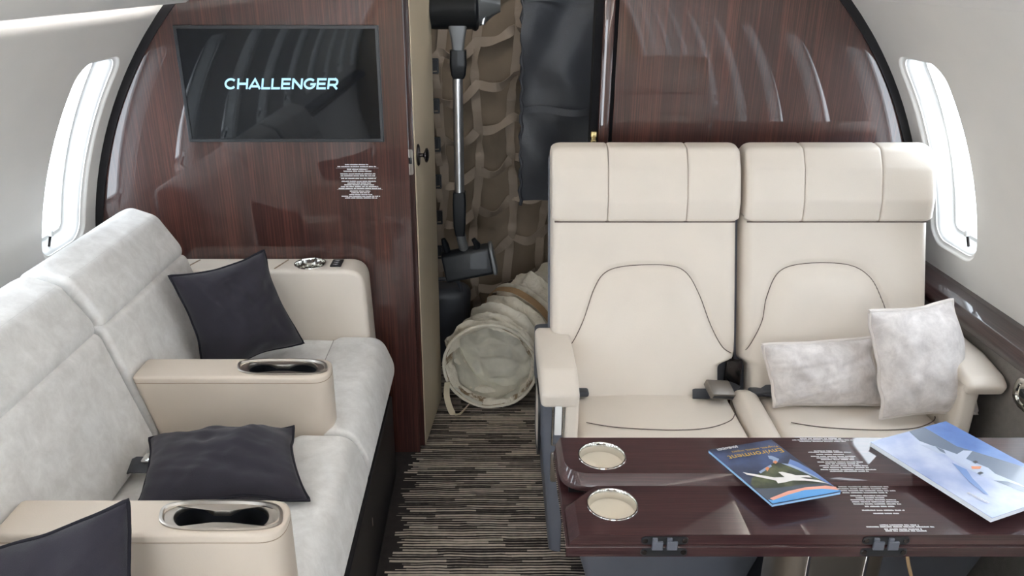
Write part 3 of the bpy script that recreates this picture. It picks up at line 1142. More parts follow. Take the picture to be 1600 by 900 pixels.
# ================================================================== PAIRED SEATS
ARCH1 = [(-0.243, .552), (-0.225, .556), (-0.194, .575), (-0.162, .634), (-0.134, .712), (-0.104, .755), (-0.047, .772), (.06, .774), (.112, .756), (.148, .70), (.18, .622), (.212, .568), (.247, .548)]
ARCH2 = [(-0.253, .552), (-0.228, .570), (-0.194, .632), (-0.182, .694), (-0.150, .757), (-0.083, .778), (.03, .776), (.092, .745), (.127, .685), (.152, .622), (.19, .572), (.235, .552)]
LEAN = math.atan(0.364)


def make_seat(origin, arch, cw, notch_side, notch, arm_side, head_split, label, group):
    """seat facing -Y; origin at floor under the front-bottom edge of the back"""
    t = thing('cabin_seat', label, 'seat', origin, group=group)
    d = Vector((0, sin(LEAN), cos(LEAN)))
    nv = Vector((0, -cos(LEAN), sin(LEAN)))
    Lh = (1.055 - 0.44) / cos(LEAN)
    path = catmull([(x, z, 0) for x, z in arch], 10)
    path = [(p.x, (p.y - 0.44) / cos(LEAN)) for p in path]
    segs = list(zip(path, path[1:]))

    def seam_d(x, s):
        best = 9
        for (ax, ay), (bx, by) in segs:
            vx, vy = bx - ax, by - ay
            k = ((x - ax) * vx + (s - ay) * vy) / (vx * vx + vy * vy + 1e-12)
            k = max(0, min(1, k))
            dd = (x - ax - vx * k) ** 2 + (s - ay - vy * k) ** 2
            if dd < best:
                best = dd
        return sqrt(best)

    def arch_y(x):
        for (ax, ay), (bx, by) in segs:
            if ax <= x <= bx:
                return ay + (by - ay) * (x - ax) / max(1e-6, bx - ax)
        return 0.1
    hw = 0.247

    def xlim(s, side):
        if side == notch_side:
            k = 1 / (1 + math.exp((s - 0.098) * 260))
            return hw - notch * k
        return hw
    nx, ns = 110, 130

    def front(x, s, h=None):
        return Vector((x, 0, 0.44)) + d * s + nv * (h or 0)

    def height(u, s, x, ex):
        e = min(ex, Lh - s + 0.03, s + 0.02)
        r = 0.028
        h = -(r - sqrt(max(0, r * r - (r - e) ** 2))) if e < r else 0.0
        sd = seam_d(x, s)
        h -= 0.006 * math.exp(-(sd / 0.006) ** 2)
        ins = s < arch_y(x)
        if ins:
            h += 0.017 * (1 - math.exp(-(sd / 0.035) ** 2))
        else:
            h += 0.004 * (1 - math.exp(-(sd / 0.03) ** 2))
        h += 0.0012 * noise.noise(Vector((x * 9, s * 9, origin[0] * 7)))
        return h
    bm = B()
    grid = []
    for j in range(ns + 1):
        s = Lh * j / ns
        xl, xr = -xlim(s, -1), xlim(s, 1)
        row = []
        for i in range(nx + 1):
            u = i / nx
            w = 0.5 - 0.5 * cos(pi * u)
            w = 0.5 * w + 0.5 * u
            x = xl + (xr - xl) * w
            ex = min(x - xl, xr - x)
            row.append(bm.verts.new(front(x, s, height(u, s, x, ex))))
        grid.append(row)
    for j in range(ns):
        for i in range(nx):
            bm.faces.new((grid[j][i], grid[j][i + 1], grid[j + 1][i + 1], grid[j + 1][i]))
    # sides and back
    th = 0.07
    rim = [grid[j][0] for j in range(ns + 1)] + grid[ns][1:] + [grid[j][nx] for j in range(ns - 1, -1, -1)] + grid[0][1:-1][::-1]
    back = [bm.verts.new(v.co - nv * th) for v in rim]
    m = len(rim)
    for i in range(m):
        j = (i + 1) % m
        bm.faces.new((rim[i], rim[j], back[j], back[i]))
    bm.faces.new(back)
    bk = obj('backrest', bm, M['leather'], t, angle=70)
    bm = B()
    tube(bm, [front(x, s, height(0, s, x, 0.1) + 0.0010) for x, s in path if abs(x) < 0.238], 0.0011, 6)
    obj('back_seam', bm, M['stitch'], bk)
    # shell behind
    bm = B()
    q = [(-0.253, 0.0), (0.253, 0.0), (0.253, Lh + 0.015), (-0.253, Lh + 0.015)]
    q = round_poly(q, 0.03, 5)
    rings = [[front(x, s, -0.055) for x, s in q], [front(x, s, -0.125) for x, s in inset_poly(q, 0.02)]]
    loops(bm, rings)
    obj('back_shell', bm, M['grey_shell'], t, angle=50)
    # headrest of three stitched panels
    s0, s1 = (0.884 - 0.44) / cos(LEAN), (1.075 - 0.44) / cos(LEAN)
    prof = [(s0, -0.01), (s0 - 0.002, 0.018), (s0 + 0.05, 0.034), (s1 - 0.07, 0.035), (s1 - 0.012, 0.020), (s1 + 0.010, -0.022), (s1 + 0.0, -0.07), (s0 + 0.1, -0.085), (s0 + 0.02, -0.05)]
    prof = round_poly(prof, [.006, .012, .05, .05, .03, .03, .03, .03, .01], 5)
    edges = [-0.249] + list(head_split) + [0.249]
    head = None
    for k in range(3):
        xa, xb = edges[k] + 0.0006, edges[k + 1] - 0.0006
        bm = B()
        rings = []
        ra, rb = (0.026 if k == 0 else 0.008), (0.026 if k == 2 else 0.008)
        sg = 6
        lst = [(xa + ra * (1 - cos(pi / 2 * i / sg)), ra * 0.55 * (1 - sin(pi / 2 * i / sg))) for i in range(sg + 1)]
        lst += [(xb - rb * (1 - cos(pi / 2 * (sg - i) / sg)), rb * 0.55 * (1 - sin(pi / 2 * (sg - i) / sg))) for i in range(sg + 1)]
        mid = (xa + xb) / 2
        for xx, ins in lst:
            pr = inset_poly(prof, ins)
            # seams lean a little: panels narrow towards the bottom seam
            rings.append([front(xx + (0.010 * ((s - s0) / (s1 - s0) - 0.5) * (0 if abs(xx) > 0.22 else 1) * (-1 if xx < 0 else 1)) * 0 + 0.0, s, h) for s, h in pr])
        loops(bm, rings)
        if head is None:
            head = obj('headrest', bm, M['leather'], t, angle=60)
        else:
            obj('headrest_panel', bm, M['leather'], head, angle=60)
    bm = B()
    box(bm, (-0.24, -0.002, 0), (0.24, 0.002, 0.004), 0.0015, 2)
    for v in bm.verts:
        v.co = front(v.co.x, s0 - 0.004 + v.co.z, 0.004 + v.co.y)
    obj('head_seam', bm, M['stitch'], head)
    # seat cushion
    prof = round_poly([(0.02, 0.30), (0.03, 0.452), (-0.20, 0.455), (-0.40, 0.462), (-0.455, 0.43), (-0.455, 0.33), (-0.42, 0.30)], [.01, .02, .1, .04, .03, .03, .02], 6)
    bm = B()
    ca, cb = cw
    xs = [(ca, .022), (ca + .007, .01), (ca + .018, .003), (ca + .036, 0), (ca + .12, -.003), (0, -.004), (cb - .12, -.003), (cb - .036, 0), (cb - .018, .003), (cb - .007, .01), (cb, .022)]
    loops(bm, [[(x, p[0], p[1]) for p in inset_poly(prof, i)] for x, i in xs])
    ct = obj('seat_cushion', bm, M['leather'], t, angle=60)
    bm = B()
    tube(bm, catmull([(-0.17, -0.15, 0.4565), (-0.10, -0.175, 0.4585), (0.02, -0.19, 0.460), (0.12, -0.18, 0.4585), (0.19, -0.14, 0.4545), (0.215, -0.10, 0.4515)], 6), 0.0012, 6)
    obj('cushion_seam', bm, M['stitch'], ct)
    # base shell, drawn in towards the floor
    def sec(z, ins):
        return [Vector((x, y, z)) for x, y in round_poly([(-0.252 + ins, 0.19 - ins * .2), (-0.252 + ins, -0.43 + ins * .3), (0.252 - ins, -0.43 + ins * .3), (0.252 - ins, 0.19 - ins * .2)], 0.03, 5)]
    bm = B()
    loops(bm, [sec(0.0, 0.10), sec(0.08, 0.092), sec(0.2, 0.062), sec(0.296, 0.035), sec(0.298, 0.045)])
    obj('base_shell', bm, M['grey_shell'], t, angle=45)
    # belt
    bm = B(); box(bm, (-0.235, -0.030, 0.458), (-0.150, 0.002, 0.474), 0.006); obj('belt_anchor', bm, M['black_cloth'], t)
    return t


seat1 = make_seat((0.400, 1.845, 0), ARCH1, (-0.195, 0.226), 1, 0.048, -1, (-0.101, 0.107), 'cream leather seat beside the aisle, with a metal belt buckle on its cushion', 'paired leather seats')
seat2 = make_seat((0.910, 1.845, 0), ARCH2, (-0.208, 0.206), -1, 0.022, 1, (-0.097, 0.106), 'cream leather seat beside the window, with two pale pillows on it', 'paired leather seats')

# aisle-side arm of the first seat
o = (0.400, 1.845, 0)
def s1(bm): return shift(bm, o)
prof = round_poly([(1.96, 0.565), (1.95, 0.603), (1.70, 0.603), (1.662, 0.585), (1.630, 0.572), (1.632, 0.535), (1.66, 0.530), (1.90, 0.53)], [.01, .02, .04, .05, .016, .012, .01, .01], 5)
bm = B(); prism(bm, prof, 'YZ', 0.111, 0.204, 0.014, 5); pad = obj('armrest', s1(bm), M['leather'], seat1, angle=60)
bm = B(); box(bm, (0.170, 1.634, 0.25), (0.2035, 1.95, 0.556), 0.010, 4); obj('arm_side', s1(bm), M['leather'], seat1)
def arm_shell_sec(z, x):
    return [Vector((a, b_, z)) for a, b_ in round_poly([(x, 2.06), (x, 1.648), (0.1725, 1.642), (0.1725, 2.06)], [.03, .02, .004, .004], 5)]
bm = B(); loops(bm, [arm_shell_sec(0.10, 0.172 - 0.03), arm_shell_sec(0.25, 0.132), arm_shell_sec(0.42, 0.1165), arm_shell_sec(0.56, 0.115)])
sh = obj('arm_shell', s1(bm), M['grey_shell'], seat1, angle=45)
# chrome-framed release handle on the front of the shell
bm = B()
fr = round_poly([(0.1385, 0.425), (0.1685, 0.425), (0.1685, 0.549), (0.1385, 0.549)], 0.006, 4)
loops(bm, [[(x, y, z) for x, z in inset_poly(fr, i)] for i, y in ((0, 1.645), (0, 1.6385), (.001, 1.6375), (.0045, 1.6375), (.0055, 1.641), (.0055, 1.645))], cap0=False, cap1=True)
fr_o = obj('handle_frame', s1(bm), M['chrome'], sh)
bm = B(); box(bm, (0.1455, 1.633, 0.458), (0.1625, 1.641, 0.541), 0.002, 2); obj('release_handle', s1(bm), M['reveal'], fr_o)
bm = B(); prism(bm, round_poly([(0.139, 0.32), (0.155, 0.32), (0.155, 0.405), (0.139, 0.405)], 0.006, 4), 'XZ', 1.638, 1.645, 0.0015, 2); obj('lower_handle', s1(bm), M['brushed'], sh)
# oval recess on the aisle face
bm = B()
ov = round_poly([(1.70, 0.33), (1.86, 0.33), (1.86, 0.52), (1.70, 0.52)], 0.07, 8)
loops(bm, [[(x, p[0], p[1]) for p in inset_poly(ov, i)] for i, x in ((0, 0.1175), (0.002, 0.1105), (0.014, 0.1105), (0.016, 0.1145))], cap0=False, cap1=False)
rc = obj('recess_ring', s1(bm), M['black_plastic'], sh)
bm = B(); prism(bm, inset_poly(ov, 0.016), 'YZ', 0.112, 0.1135); obj('recess_pad', s1(bm), M['leather'], rc)

# window-side arm of the second seat
o2 = (0.910, 1.845, 0)
def s2(bm): return shift(bm, o2)
prof = round_poly([(1.98, 0.60), (1.97, 0.632), (1.74, 0.628), (1.655, 0.612), (1.628, 0.592), (1.640, 0.566), (1.70, 0.555), (1.95, 0.56)], [.01, .02, .06, .03, .016, .012, .02, .01], 5)
bm = B(); prism(bm, prof, 'YZ', 1.118, 1.214, 0.014, 5); obj('armrest', s2(bm), M['leather'], seat2, angle=60)
bm = B(); box(bm, (1.118, 1.645, 0.25), (1.160, 1.98, 0.60), 0.012, 4); obj('arm_side', s2(bm), M['leather'], seat2)
bm = B(); box(bm, (1.158, 1.70, 0.12), (1.19, 2.03, 0.555), 0.008, 3); sh2 = obj('arm_shell', s2(bm), M['grey_shell'], seat2)

# the buckle and belt on the first seat, the bolster between the two
bm = B(); ribbon(bm, catmull([(0.525, 1.828, 0.463), (0.565, 1.820, 0.468), (0.605, 1.826, 0.472), (0.635, 1.855, 0.468), (0.655, 1.885, 0.46)], 5), 0.030, (0, -0.5, 1), 0.002); belt = obj('belt_strap', s1(bm), M['black_cloth'], seat1)
bm = B(); box(bm, (-0.034, -0.026, -0.010), (0.034, 0.026, 0.010), 0.003, 3)
for v in bm.verts:
    v.co = Matrix.Rotation(0.18, 3, 'Y') @ Matrix.Rotation(0.35, 3, 'X') @ v.co
    v.co = Matrix.Rotation(0.25, 3, 'Z') @ v.co + Vector((0.588, 1.805, 0.488))
buckle = obj('belt_buckle', s1(bm), M['buckle'], belt)
bm = B(); box(bm, (-0.030, -0.0275, -0.005), (0.030, -0.0255, 0.0045), 0.0008, 1)
for v in bm.verts:
    v.co = Matrix.Rotation(0.18, 3, 'Y') @ Matrix.Rotation(0.35, 3, 'X') @ v.co
    v.co = Matrix.Rotation(0.25, 3, 'Z') @ v.co + Vector((0.588, 1.805, 0.488))
obj('buckle_slot', s1(bm), M['black_plastic'], buckle)
prof = round_poly([(1.86, 0.40), (1.855, 0.462), (1.82, 0.474), (1.62, 0.466), (1.46, 0.450), (1.42, 0.40), (1.43, 0.33), (1.85, 0.33)], [.01, .02, .03, .1, .04, .04, .02, .01], 5)
bm = B(); prism(bm, prof, 'YZ', 0.630, 0.698, 0.026, 6); BO = (0.664, 1.64, 0.33)
bolster = thing('seat_bolster', 'narrow cream leather bolster lying between the two leather seat cushions', 'armrest', BO)
obj('bolster_pad', shift(bm, BO), M['leather'], bolster, angle=60)
bm = B(); box(bm, (0.654, 1.46, 0.02), (0.656, 1.84, 0.331)); obj('bolster_web', shift(bm, BO), M['grey_shell'], bolster)
bm = B(); ribbon(bm, [(0.690, 1.86, 0.462), (0.715, 1.83, 0.474), (0.76, 1.82, 0.470)], 0.04, (0, -0.5, 1), 0.002); obj('belt_strap', s2(bm), M['black_cloth'], seat2)
# hinge bracket seen in the gap between the backs
bm = B(); box(bm, (0.625, 1.885, 0.45), (0.668, 1.90, 0.53), 0.003, 2); obj('hinge_bracket', s1(bm), M['knob'], seat1)

# seat facing aft behind the camera; it shows only as a reflection in the wood panel
seat3 = dup(seat2, (0.910, 0.30, 0), pi, 'cream leather seat facing the table, seen only mirrored in the dark wood panel', 'seats opposite the table')

# ================================================================== TABLE
TO = (0.56, 1.12, 0.0)
table = thing('folding_table', 'dark lacquered wooden folding table with steel cup wells in front of the leather seats', 'table', TO)
def tb(bm): return shift(bm, TO)
def slab(pts, z0, z1, top_bevel, bh=None):
    """slab with a wide chamfer round its top edge"""
    bm = B()
    rings = [(0.0, z0), (0.0, z0 + (z1 - z0) * 0.25)]
    bh = bh or top_bevel
    ring_pts = [[Vector((x, y, z)) for x, y in inset_poly(pts, i)] for i, z in ((0.002, z0), (0, z0 + .001), (0, z1 - top_bevel), (0.0006, z1 - top_bevel + .001), (bh, z1 - 0.001), (bh + 0.0012, z1))]
    loops(bm, ring_pts)
    return bm
XR = 1.185
base_out = round_poly([(0.114, 1.000), (0.112, 1.275), (XR, 1.275), (XR, 1.000)], [0, .012, .01, 0], 4)
bm = slab(base_out, 0.637, 0.6575, 0.002); obj('lower_leaf', tb(bm), M['wood_x'], table, angle=25)
near_out = round_poly([(0.119, 1.001), (0.119, 1.092), (0.175, 1.148), (XR, 1.148), (XR, 1.001)], [0, .03, .04, 0, 0], 7)
# the near leaf: chamfer only at its end, so its front stays square
bm = B()
def nl(ins, z):
    q = inset_poly(near_out, ins)
    return [Vector((x, max(1.001, y - ins) if oy < 1.0015 else y, z)) for (x, y), (ox, oy) in zip(q, near_out)]
loops(bm, [nl(0.0, 0.6605), nl(0.0, 0.664), nl(0.014, 0.679), nl(0.0152, 0.680)])
near = obj('near_leaf', tb(bm), M['wood_x'], table, angle=25)
far_out = round_poly([(0.114, 1.256), (0.114, 1.1265), (XR, 1.1265), (XR, 1.256)], [0, .056, 0, 0], 10)
bm = slab(far_out, 0.668, 0.700, 0.022, 0.008)
far = obj('far_leaf', tb(bm), M['wood_x'], table, angle=25)
bm = B(); box(bm, (0.13, 1.14, 0.656), (XR - 0.01, 1.268, 0.6695)); obj('spacer', tb(bm), M['black_gap'], table)
def cup(leaf, x, y, z):
    r = 0.0425
    bm = B(); lathe(bm, [(r - 0.002, z - 0.0178), (r - 0.002, z + 0.03)], 44, (x, y, 0)); cut(leaf, tb(bm))
    bm = B(); lathe(bm, [(r + 0.0005, z), (r, z + 0.0016), (r - 0.002, z + 0.0016), (r - 0.0034, z - 0.001), (r - 0.0042, z - 0.0172)], 44, (x, y, 0), cap=False)
    ring = obj('cup_ring', tb(bm), M['chrome'], leaf)
    bm = B(); lathe(bm, [(0.0002, z - 0.0160), (r - 0.008, z - 0.0160), (r - 0.004, z - 0.0174)], 44, (x, y, 0), cap=False)
    obj('cup_base', tb(bm), M['cup_base'], ring)
cup(far, 0.192, 1.189, 0.700)
cup(near, 0.196, 1.0775, 0.680)

def tprint(leaf, lines, z, seed):
    bm = B()
    rows = []
    for x0, x1, y, h, *r in lines:
        rows.append((x0, x1, y, h, *r))
    word_rows(bm, rows, lambda x, y: Vector((x, y, z + 0.0003)), 0.018, seed)
    obj('printed_note', tb(bm), [M['print_white'], M['print_rule']], leaf, smooth=False)
H_ = 0.0030
far_rows = [(0.556, 0.635, 1.248, H_), (0.564, 0.640, 1.243, H_), (0.548, 0.662, 1.2385, H_), (0.560, 0.645, 1.234, H_)]
far_rows += [(0.575, 0.620, 1.203, H_), (0.563, 0.640, 1.199, H_), (0.575, 0.626, 1.192, H_), (0.563, 0.643, 1.186, H_), (0.571, 0.638, 1.181, H_), (0.577, 0.636, 1.176, H_), (0.568, 0.648, 1.1685, H_), (0.580, 0.638, 1.163, H_), (0.567, 0.652, 1.1575, H_), (0.571, 0.651, 1.152, H_), (0.565, 0.661, 1.146, H_), (0.579, 0.646, 1.141, H_)]
tprint(far, far_rows[:4], 0.700, 5)
tprint(far, far_rows[4:], 0.700, 6)
near_rows = [(0.590, 0.658, 1.130, H_), (0.590, 0.676, 1.1245, H_), (0.583, 0.672, 1.119, H_), (0.578, 0.683, 1.1135, H_), (0.590, 0.667, 1.108, H_), (0.600, 0.662, 1.0995, H_), (0.607, 0.655, 1.094, H_), (0.596, 0.672, 1.0885, H_), (0.596, 0.674, 1.083, H_), (0.596, 0.676, 1.0775, H_), (0.612, 0.661, 1.071, H_), (0.603, 0.673, 1.061, H_), (0.618, 0.660, 1.053, H_)]
near_rows += [(0.615, 0.678, 1.024, 0.003), (0.592, 0.700, 1.0195, 0.003), (0.618, 0.678, 1.0140, 0.003), (0.618, 0.683, 1.0098, 0.003)]
tprint(near, near_rows[:13], 0.680, 8)
tprint(near, near_rows[13:], 0.680, 9)

# concealed hinges across the two leaf edges
def hinge(x):
    bm = B()
    for z0, z1 in ((0.6622, 0.6768), (0.6395, 0.6548)):
        prism(bm, round_poly([(x - .037, z0), (x + .037, z0), (x + .037, z1), (x - .037, z1)], 0.007, 4), 'XZ', 0.9995, 1.003)
    hg = obj('hinge', tb(bm), M['black_plastic'], table)
    for xx in (x - .031, x + .031):
        for zz in (0.6695, 0.647):
            bm = B()
            lathe(bm, [(0.0, 0), (0.004, 0), (0.0045, 0.0012)], 14, (xx, 0.9982, zz), 'Y', cap=False)
            bmesh.ops.remove_doubles(bm, verts=bm.verts, dist=1e-6)
            obj('hinge_screw', tb(bm), M['knob'], hg)
    for xx in (x - 0.0115, x + 0.0115):
        bm = B(); box(bm, (xx - .0085, 0.9955, 0.6535), (xx + .0085, 1.0, 0.6695), 0.0008, 1)
        box(bm, (xx - .0085, 0.9955, 0.6695), (xx - .0005, 1.0, 0.6760), 0.0008, 1)
        obj('hinge_link', tb(bm), M['grey_shell'], hg)
hinge(0.2685)
hinge(0.6165)
# pedestal under the table
bm = B(); prism(bm, round_poly([(0.50, 1.09), (0.69, 1.09), (0.69, 1.20), (0.50, 1.20)], 0.045, 8), 'XY', 0.004, 0.638, 0.0); ped = obj('pedestal', tb(bm), M['brushed'], table, angle=50)
for xx in (0.545, 0.645):
    bm = B(); box(bm, (xx - 0.003, 1.086, 0.02), (xx + 0.003, 1.092, 0.636), 0.001, 1)
    obj('pedestal_rail', tb(bm), M['chrome'], ped)
bm = B(); box(bm, (0.45, 1.05, 0.0), (0.74, 1.24, 0.02), 0.006, 2); obj('pedestal_foot', tb(bm), M['black_plastic'], table)
bm = B(); tube(bm, catmull([(0.705, 1.10, 0.637), (0.715, 1.09, 0.56), (0.74, 1.06, 0.45), (0.75, 1.05, 0.25), (0.73, 1.08, 0.02)], 6), 0.003, 8); obj('power_cord', tb(bm), M['strap_tan'], table)

# ================================================================== MAGAZINES
def magazine(name, label, A, Bc, D, z, th, edge_mat, cover_mat, prints, extra=None):
    A, Bc, D = Vector(A), Vector(Bc), Vector(D)
    t = thing(name, label, 'magazine', (A.x, A.y, z), group='magazines on the table')
    u, v = Bc - A, D - A
    def P(s, q, zz=0.0):
        w = u * s + v * q
        return Vector((w.x, w.y, zz))
    bm = B()
    c = [(0.004, 0.004), (0.996, 0.004), (0.996, 0.996), (0.004, 0.996)]
    loops(bm, [[P(s, q, 0) for s, q in c], [P(s, q, th - 0.0008) for s, q in c]])
    obj('pages', bm, edge_mat, t, smooth=False)
    bm = B()
    c = [(0, 0), (1, 0), (1, 1), (0, 1)]
    loops(bm, [[P(s, q, th - 0.0008) for s, q in c], [P(s, q, th) for s, q in c]])
    cv = obj('cover', bm, cover_mat, t, smooth=False)
    for k, (nm, pts, m) in enumerate(prints):
        zz = th + 0.00012 * (k + 1)
        bm = B()
        f = bm.faces.new([bm.verts.new(P(min(1, max(0, s)), min(1, max(0, q)), zz)) for s, q in pts])
        bmesh.ops.triangulate(bm, faces=[f])
        obj(nm, bm, m, cv, smooth=False)
    return t, cv, P, th + 0.00012 * (len(prints) + 1)

def cover_mix(name, c1, c2, c3, scale=9.0, coat=0.3):
    """printed photograph of sky or cloud: soft mottled colours"""
    m, nt, b = new_mat(name)
    tc = N(nt, 'ShaderNodeTexCoord')
    nz = N(nt, 'ShaderNodeTexNoise', Scale=scale, Detail=4.0, Roughness=0.5)
    nt.links.new(tc.outputs['Object'], nz.inputs['Vector'])
    cr = N(nt, 'ShaderNodeValToRGB')
    e = cr.color_ramp.elements
    e[0].position, e[0].color = 0.33, c1
    e[1].position, e[1].color = 0.68, c3
    x = e.new(0.5); x.color = c2
    nt.links.new(nz.outputs['Fac'], cr.inputs['Fac'])
    nt.links.new(cr.outputs['Color'], b.inputs['Base Color'])
    b.inputs['Roughness'].default_value = 0.3
    b.inputs['Coat Weight'].default_value = coat
    b.inputs['Coat Roughness'].default_value = 0.12
    return m

navy = cover_mix('navy_cover', srgb(40, 46, 62), srgb(56, 66, 92), srgb(76, 92, 132), 14)
hill = cover_mix('hill_print', srgb(42, 48, 40), srgb(66, 74, 58), srgb(108, 112, 84), 30)
jet = flat('white_jet_print', 244, 240, 238)
cl = flat('cloud_print', 160, 178, 208)
MAG1 = [
    ('printed_glow', [(0.788, 0.458), (0.888, 0.608), (0.973, 0.865), (1.0, 0.92), (1.0, 0.65), (0.95, 0.45), (0.9, 0.38)], flat('blue_glow_print', 110, 135, 190)),
    ('printed_hill', [(0.656, 0.385), (0.441, 0.474), (0.271, 0.522), (0.123, 0.575), (0.031, 0.658), (0.0, 0.851), (0.0, 0.93), (0.295, 0.90), (0.547, 0.87), (0.9, 0.90), (0.985, 0.90), (0.966, 0.864), (0.917, 0.724), (0.869, 0.566), (0.788, 0.458)], hill),
    ('printed_sea', [(0.0, 0.72), (0.12, 0.76), (0.35, 0.79), (0.6, 0.80), (0.95, 0.84), (0.99, 0.90), (0.547, 0.87), (0.295, 0.90), (0.0, 0.95)], flat('slate_sea_print', 84, 92, 104)),
    ('printed_cloud', [(0.717, 0.424), (0.817, 0.464), (0.877, 0.567), (0.93, 0.72), (0.94, 0.78), (0.858, 0.634), (0.798, 0.531)], cl),
    ('printed_cloud', [(0.67, 0.265), (0.72, 0.28), (0.763, 0.35), (0.70, 0.39), (0.62, 0.40), (0.667, 0.348), (0.64, 0.32)], cl),
    ('printed_cloud', [(0.30, 0.50), (0.44, 0.455), (0.56, 0.42), (0.55, 0.45), (0.42, 0.49), (0.30, 0.53)], cl),
    ('printed_village', [(0.624, 0.385), (0.687, 0.368), (0.69, 0.40), (0.634, 0.42)], flat('orange_print', 226, 150, 112)),
    ('printed_village', [(0.435, 0.461), (0.488, 0.446), (0.49, 0.472), (0.408, 0.52)], flat('orange_print', 226, 150, 112)),
    ('printed_jet', [(0.091, 0.465), (0.402, 0.628), (0.534, 0.65), (0.534, 0.559), (0.588, 0.564), (0.666, 0.62), (0.703, 0.653), (0.856, 0.685), (0.864, 0.732), (0.797, 0.71), (0.72, 0.70), (0.764, 0.724), (0.901, 0.785), (0.973, 0.865), (0.872, 0.811), (0.731, 0.756), (0.584, 0.722), (0.454, 0.729), (0.358, 0.728), (0.375, 0.68), (0.106, 0.513)], jet),
    ('printed_band', [(0.042, 0.919), (0.361, 0.864), (0.623, 0.855), (0.9, 0.882), (1.0, 0.924), (0.987, 0.978), (0.807, 0.92), (0.58, 0.891), (0.309, 0.917), (0.056, 0.954)], flat('salmon_print', 236, 170, 152)),
    ('printed_corner', [(0.0, 0.935), (0.056, 0.954), (0.309, 0.917), (0.58, 0.891), (0.807, 0.92), (0.987, 0.978), (1.0, 1.0), (0.0, 1.0)], flat('azure_print', 96, 160, 220)),
]
m1, cv1, P1, zt1 = magazine('magazine', 'small navy magazine with gold title and a white jet, nearest the aisle end', (0.383, 1.198), (0.507, 1.231), (0.447, 1.043), 0.7004, 0.0055, flat('pale_blue_edge', 150, 190, 230), navy, MAG1)

def place_text(text, P_, s0, q0, s1, q1, s_up, q_up, z, mat, parent, name):
    """built-in lettering laid from (s0,q0) to (s1,q1); up vector given in cover units"""
    cu = bpy.data.curves.new('txt', 'FONT')
    cu.body = text
    cu.size = 1.0
    to = bpy.data.objects.new('txt', cu)
    COL.objects.link(to)
    dg = bpy.context.evaluated_depsgraph_get()
    dg.update()
    me = bpy.data.meshes.new_from_object(to.evaluated_get(dg))
    bpy.data.objects.remove(to)
    xs = [v.co.x for v in me.vertices]
    x0, x1 = min(xs), max(xs)
    for v in me.vertices:
        k = (v.co.x - x0) / (x1 - x0)
        y = v.co.y
        v.co = P_(s0 + (s1 - s0) * k + s_up * y, q0 + (q1 - q0) * k + q_up * y, z)
    me.materials.append(mat)
    me.name = name
    o_ = bpy.data.objects.new(name, me)
    COL.objects.link(o_)
    o_.parent = parent
    return o_
gold = flat('gold_print', 222, 182, 92)
place_text('Environment', P1, 0.957, 0.178, 0.135, 0.165, -0.02, 0.115, zt1, gold, cv1, 'printed_title')
place_text('Progress, actions, impact', P1, 0.953, 0.125, 0.262, 0.100, -0.01, 0.050, zt1, gold, cv1, 'printed_subtitle')
bm = B()
tw = text_width('BOMBARDIER')
lettering(bm, 'BOMBARDIER', lambda x, y: P1(0.425 - 0.32 * x / tw, 0.016 + y * 0.036, zt1), 0.24, 0.2)
obj('printed_logo', bm, M['print_white'], cv1, smooth=False)

cloud = cover_mix('cloud_cover', srgb(132, 150, 196), srgb(160, 174, 212), srgb(192, 202, 226), 16)
MAG2 = [
    ('printed_sky', [(0.70, 0.0), (1.0, 0.0), (1.0, 0.80), (0.948, 0.79), (0.943, 0.673), (0.754, 0.387), (0.689, 0.296)], cover_mix('blue_sky_print', srgb(66, 102, 172), srgb(84, 122, 188), srgb(112, 146, 204), 14)),
    ('printed_water', [(0.50, 0.0), (0.70, 0.0), (0.689, 0.296), (0.754, 0.387), (0.943, 0.673), (0.966, 0.80), (0.80, 0.90), (0.637, 0.97), (0.577, 0.88), (0.503, 0.711), (0.634, 0.586), (0.558, 0.379), (0.445, 0.132)], flat('grey_water_print', 104, 118, 140)),
    ('printed_jet', [(0.39, 0.17), (0.504, 0.235), (0.52, 0.285), (0.534, 0.296), (0.572, 0.374), (0.685, 0.355), (0.754, 0.387), (0.573, 0.445), (0.634, 0.586), (0.607, 0.657), (0.66, 0.80), (0.66, 0.86), (0.60, 0.76), (0.507, 0.713), (0.464, 0.656), (0.441, 0.434), (0.464, 0.339), (0.422, 0.311)], flat('pale_jet_print', 186, 198, 222)),
    ('printed_wing', [(0.403, 0.44), (0.428, 0.542), (0.355, 0.635), (0.26, 0.819), (0.239, 0.793), (0.282, 0.653)], flat('blue_wing_print', 112, 142, 196)),
    ('printed_trail', [(0.50, 0.235), (0.515, 0.30), (0.48, 0.34), (0.47, 0.30)], flat('grey_water_print', 104, 118, 140)),
    ('printed_stripe', [(0.511, 0.527), (0.599, 0.556), (0.547, 0.576), (0.479, 0.554)], flat('orange_print', 226, 150, 112)),
    ('printed_engine', [(0.588, 0.491), (0.631, 0.487), (0.63, 0.51), (0.587, 0.514)], flat('engine_print', 50, 54, 66)),
    ('printed_engine', [(0.463, 0.605), (0.511, 0.602), (0.517, 0.622), (0.469, 0.625)], flat('engine_print', 50, 54, 66)),
]
m2, cv2, P2, zt2 = magazine('magazine', 'larger pale blue magazine showing a jet above clouds, at the window end', (0.681, 1.218), (0.855, 1.288), (0.776, 1.004), 0.7004, 0.0095, M['paper'], cloud, MAG2)
bm = B()
lettering(bm, 'BOMBARDIER', lambda x, y: P2(0.105 + 0.034 * x / tw + y * 0.028, 0.749 + 0.138 * x / tw - y * 0.006, zt2), 0.24, 0.1)
obj('printed_logo', bm, M['print_white'], cv2, smooth=False)

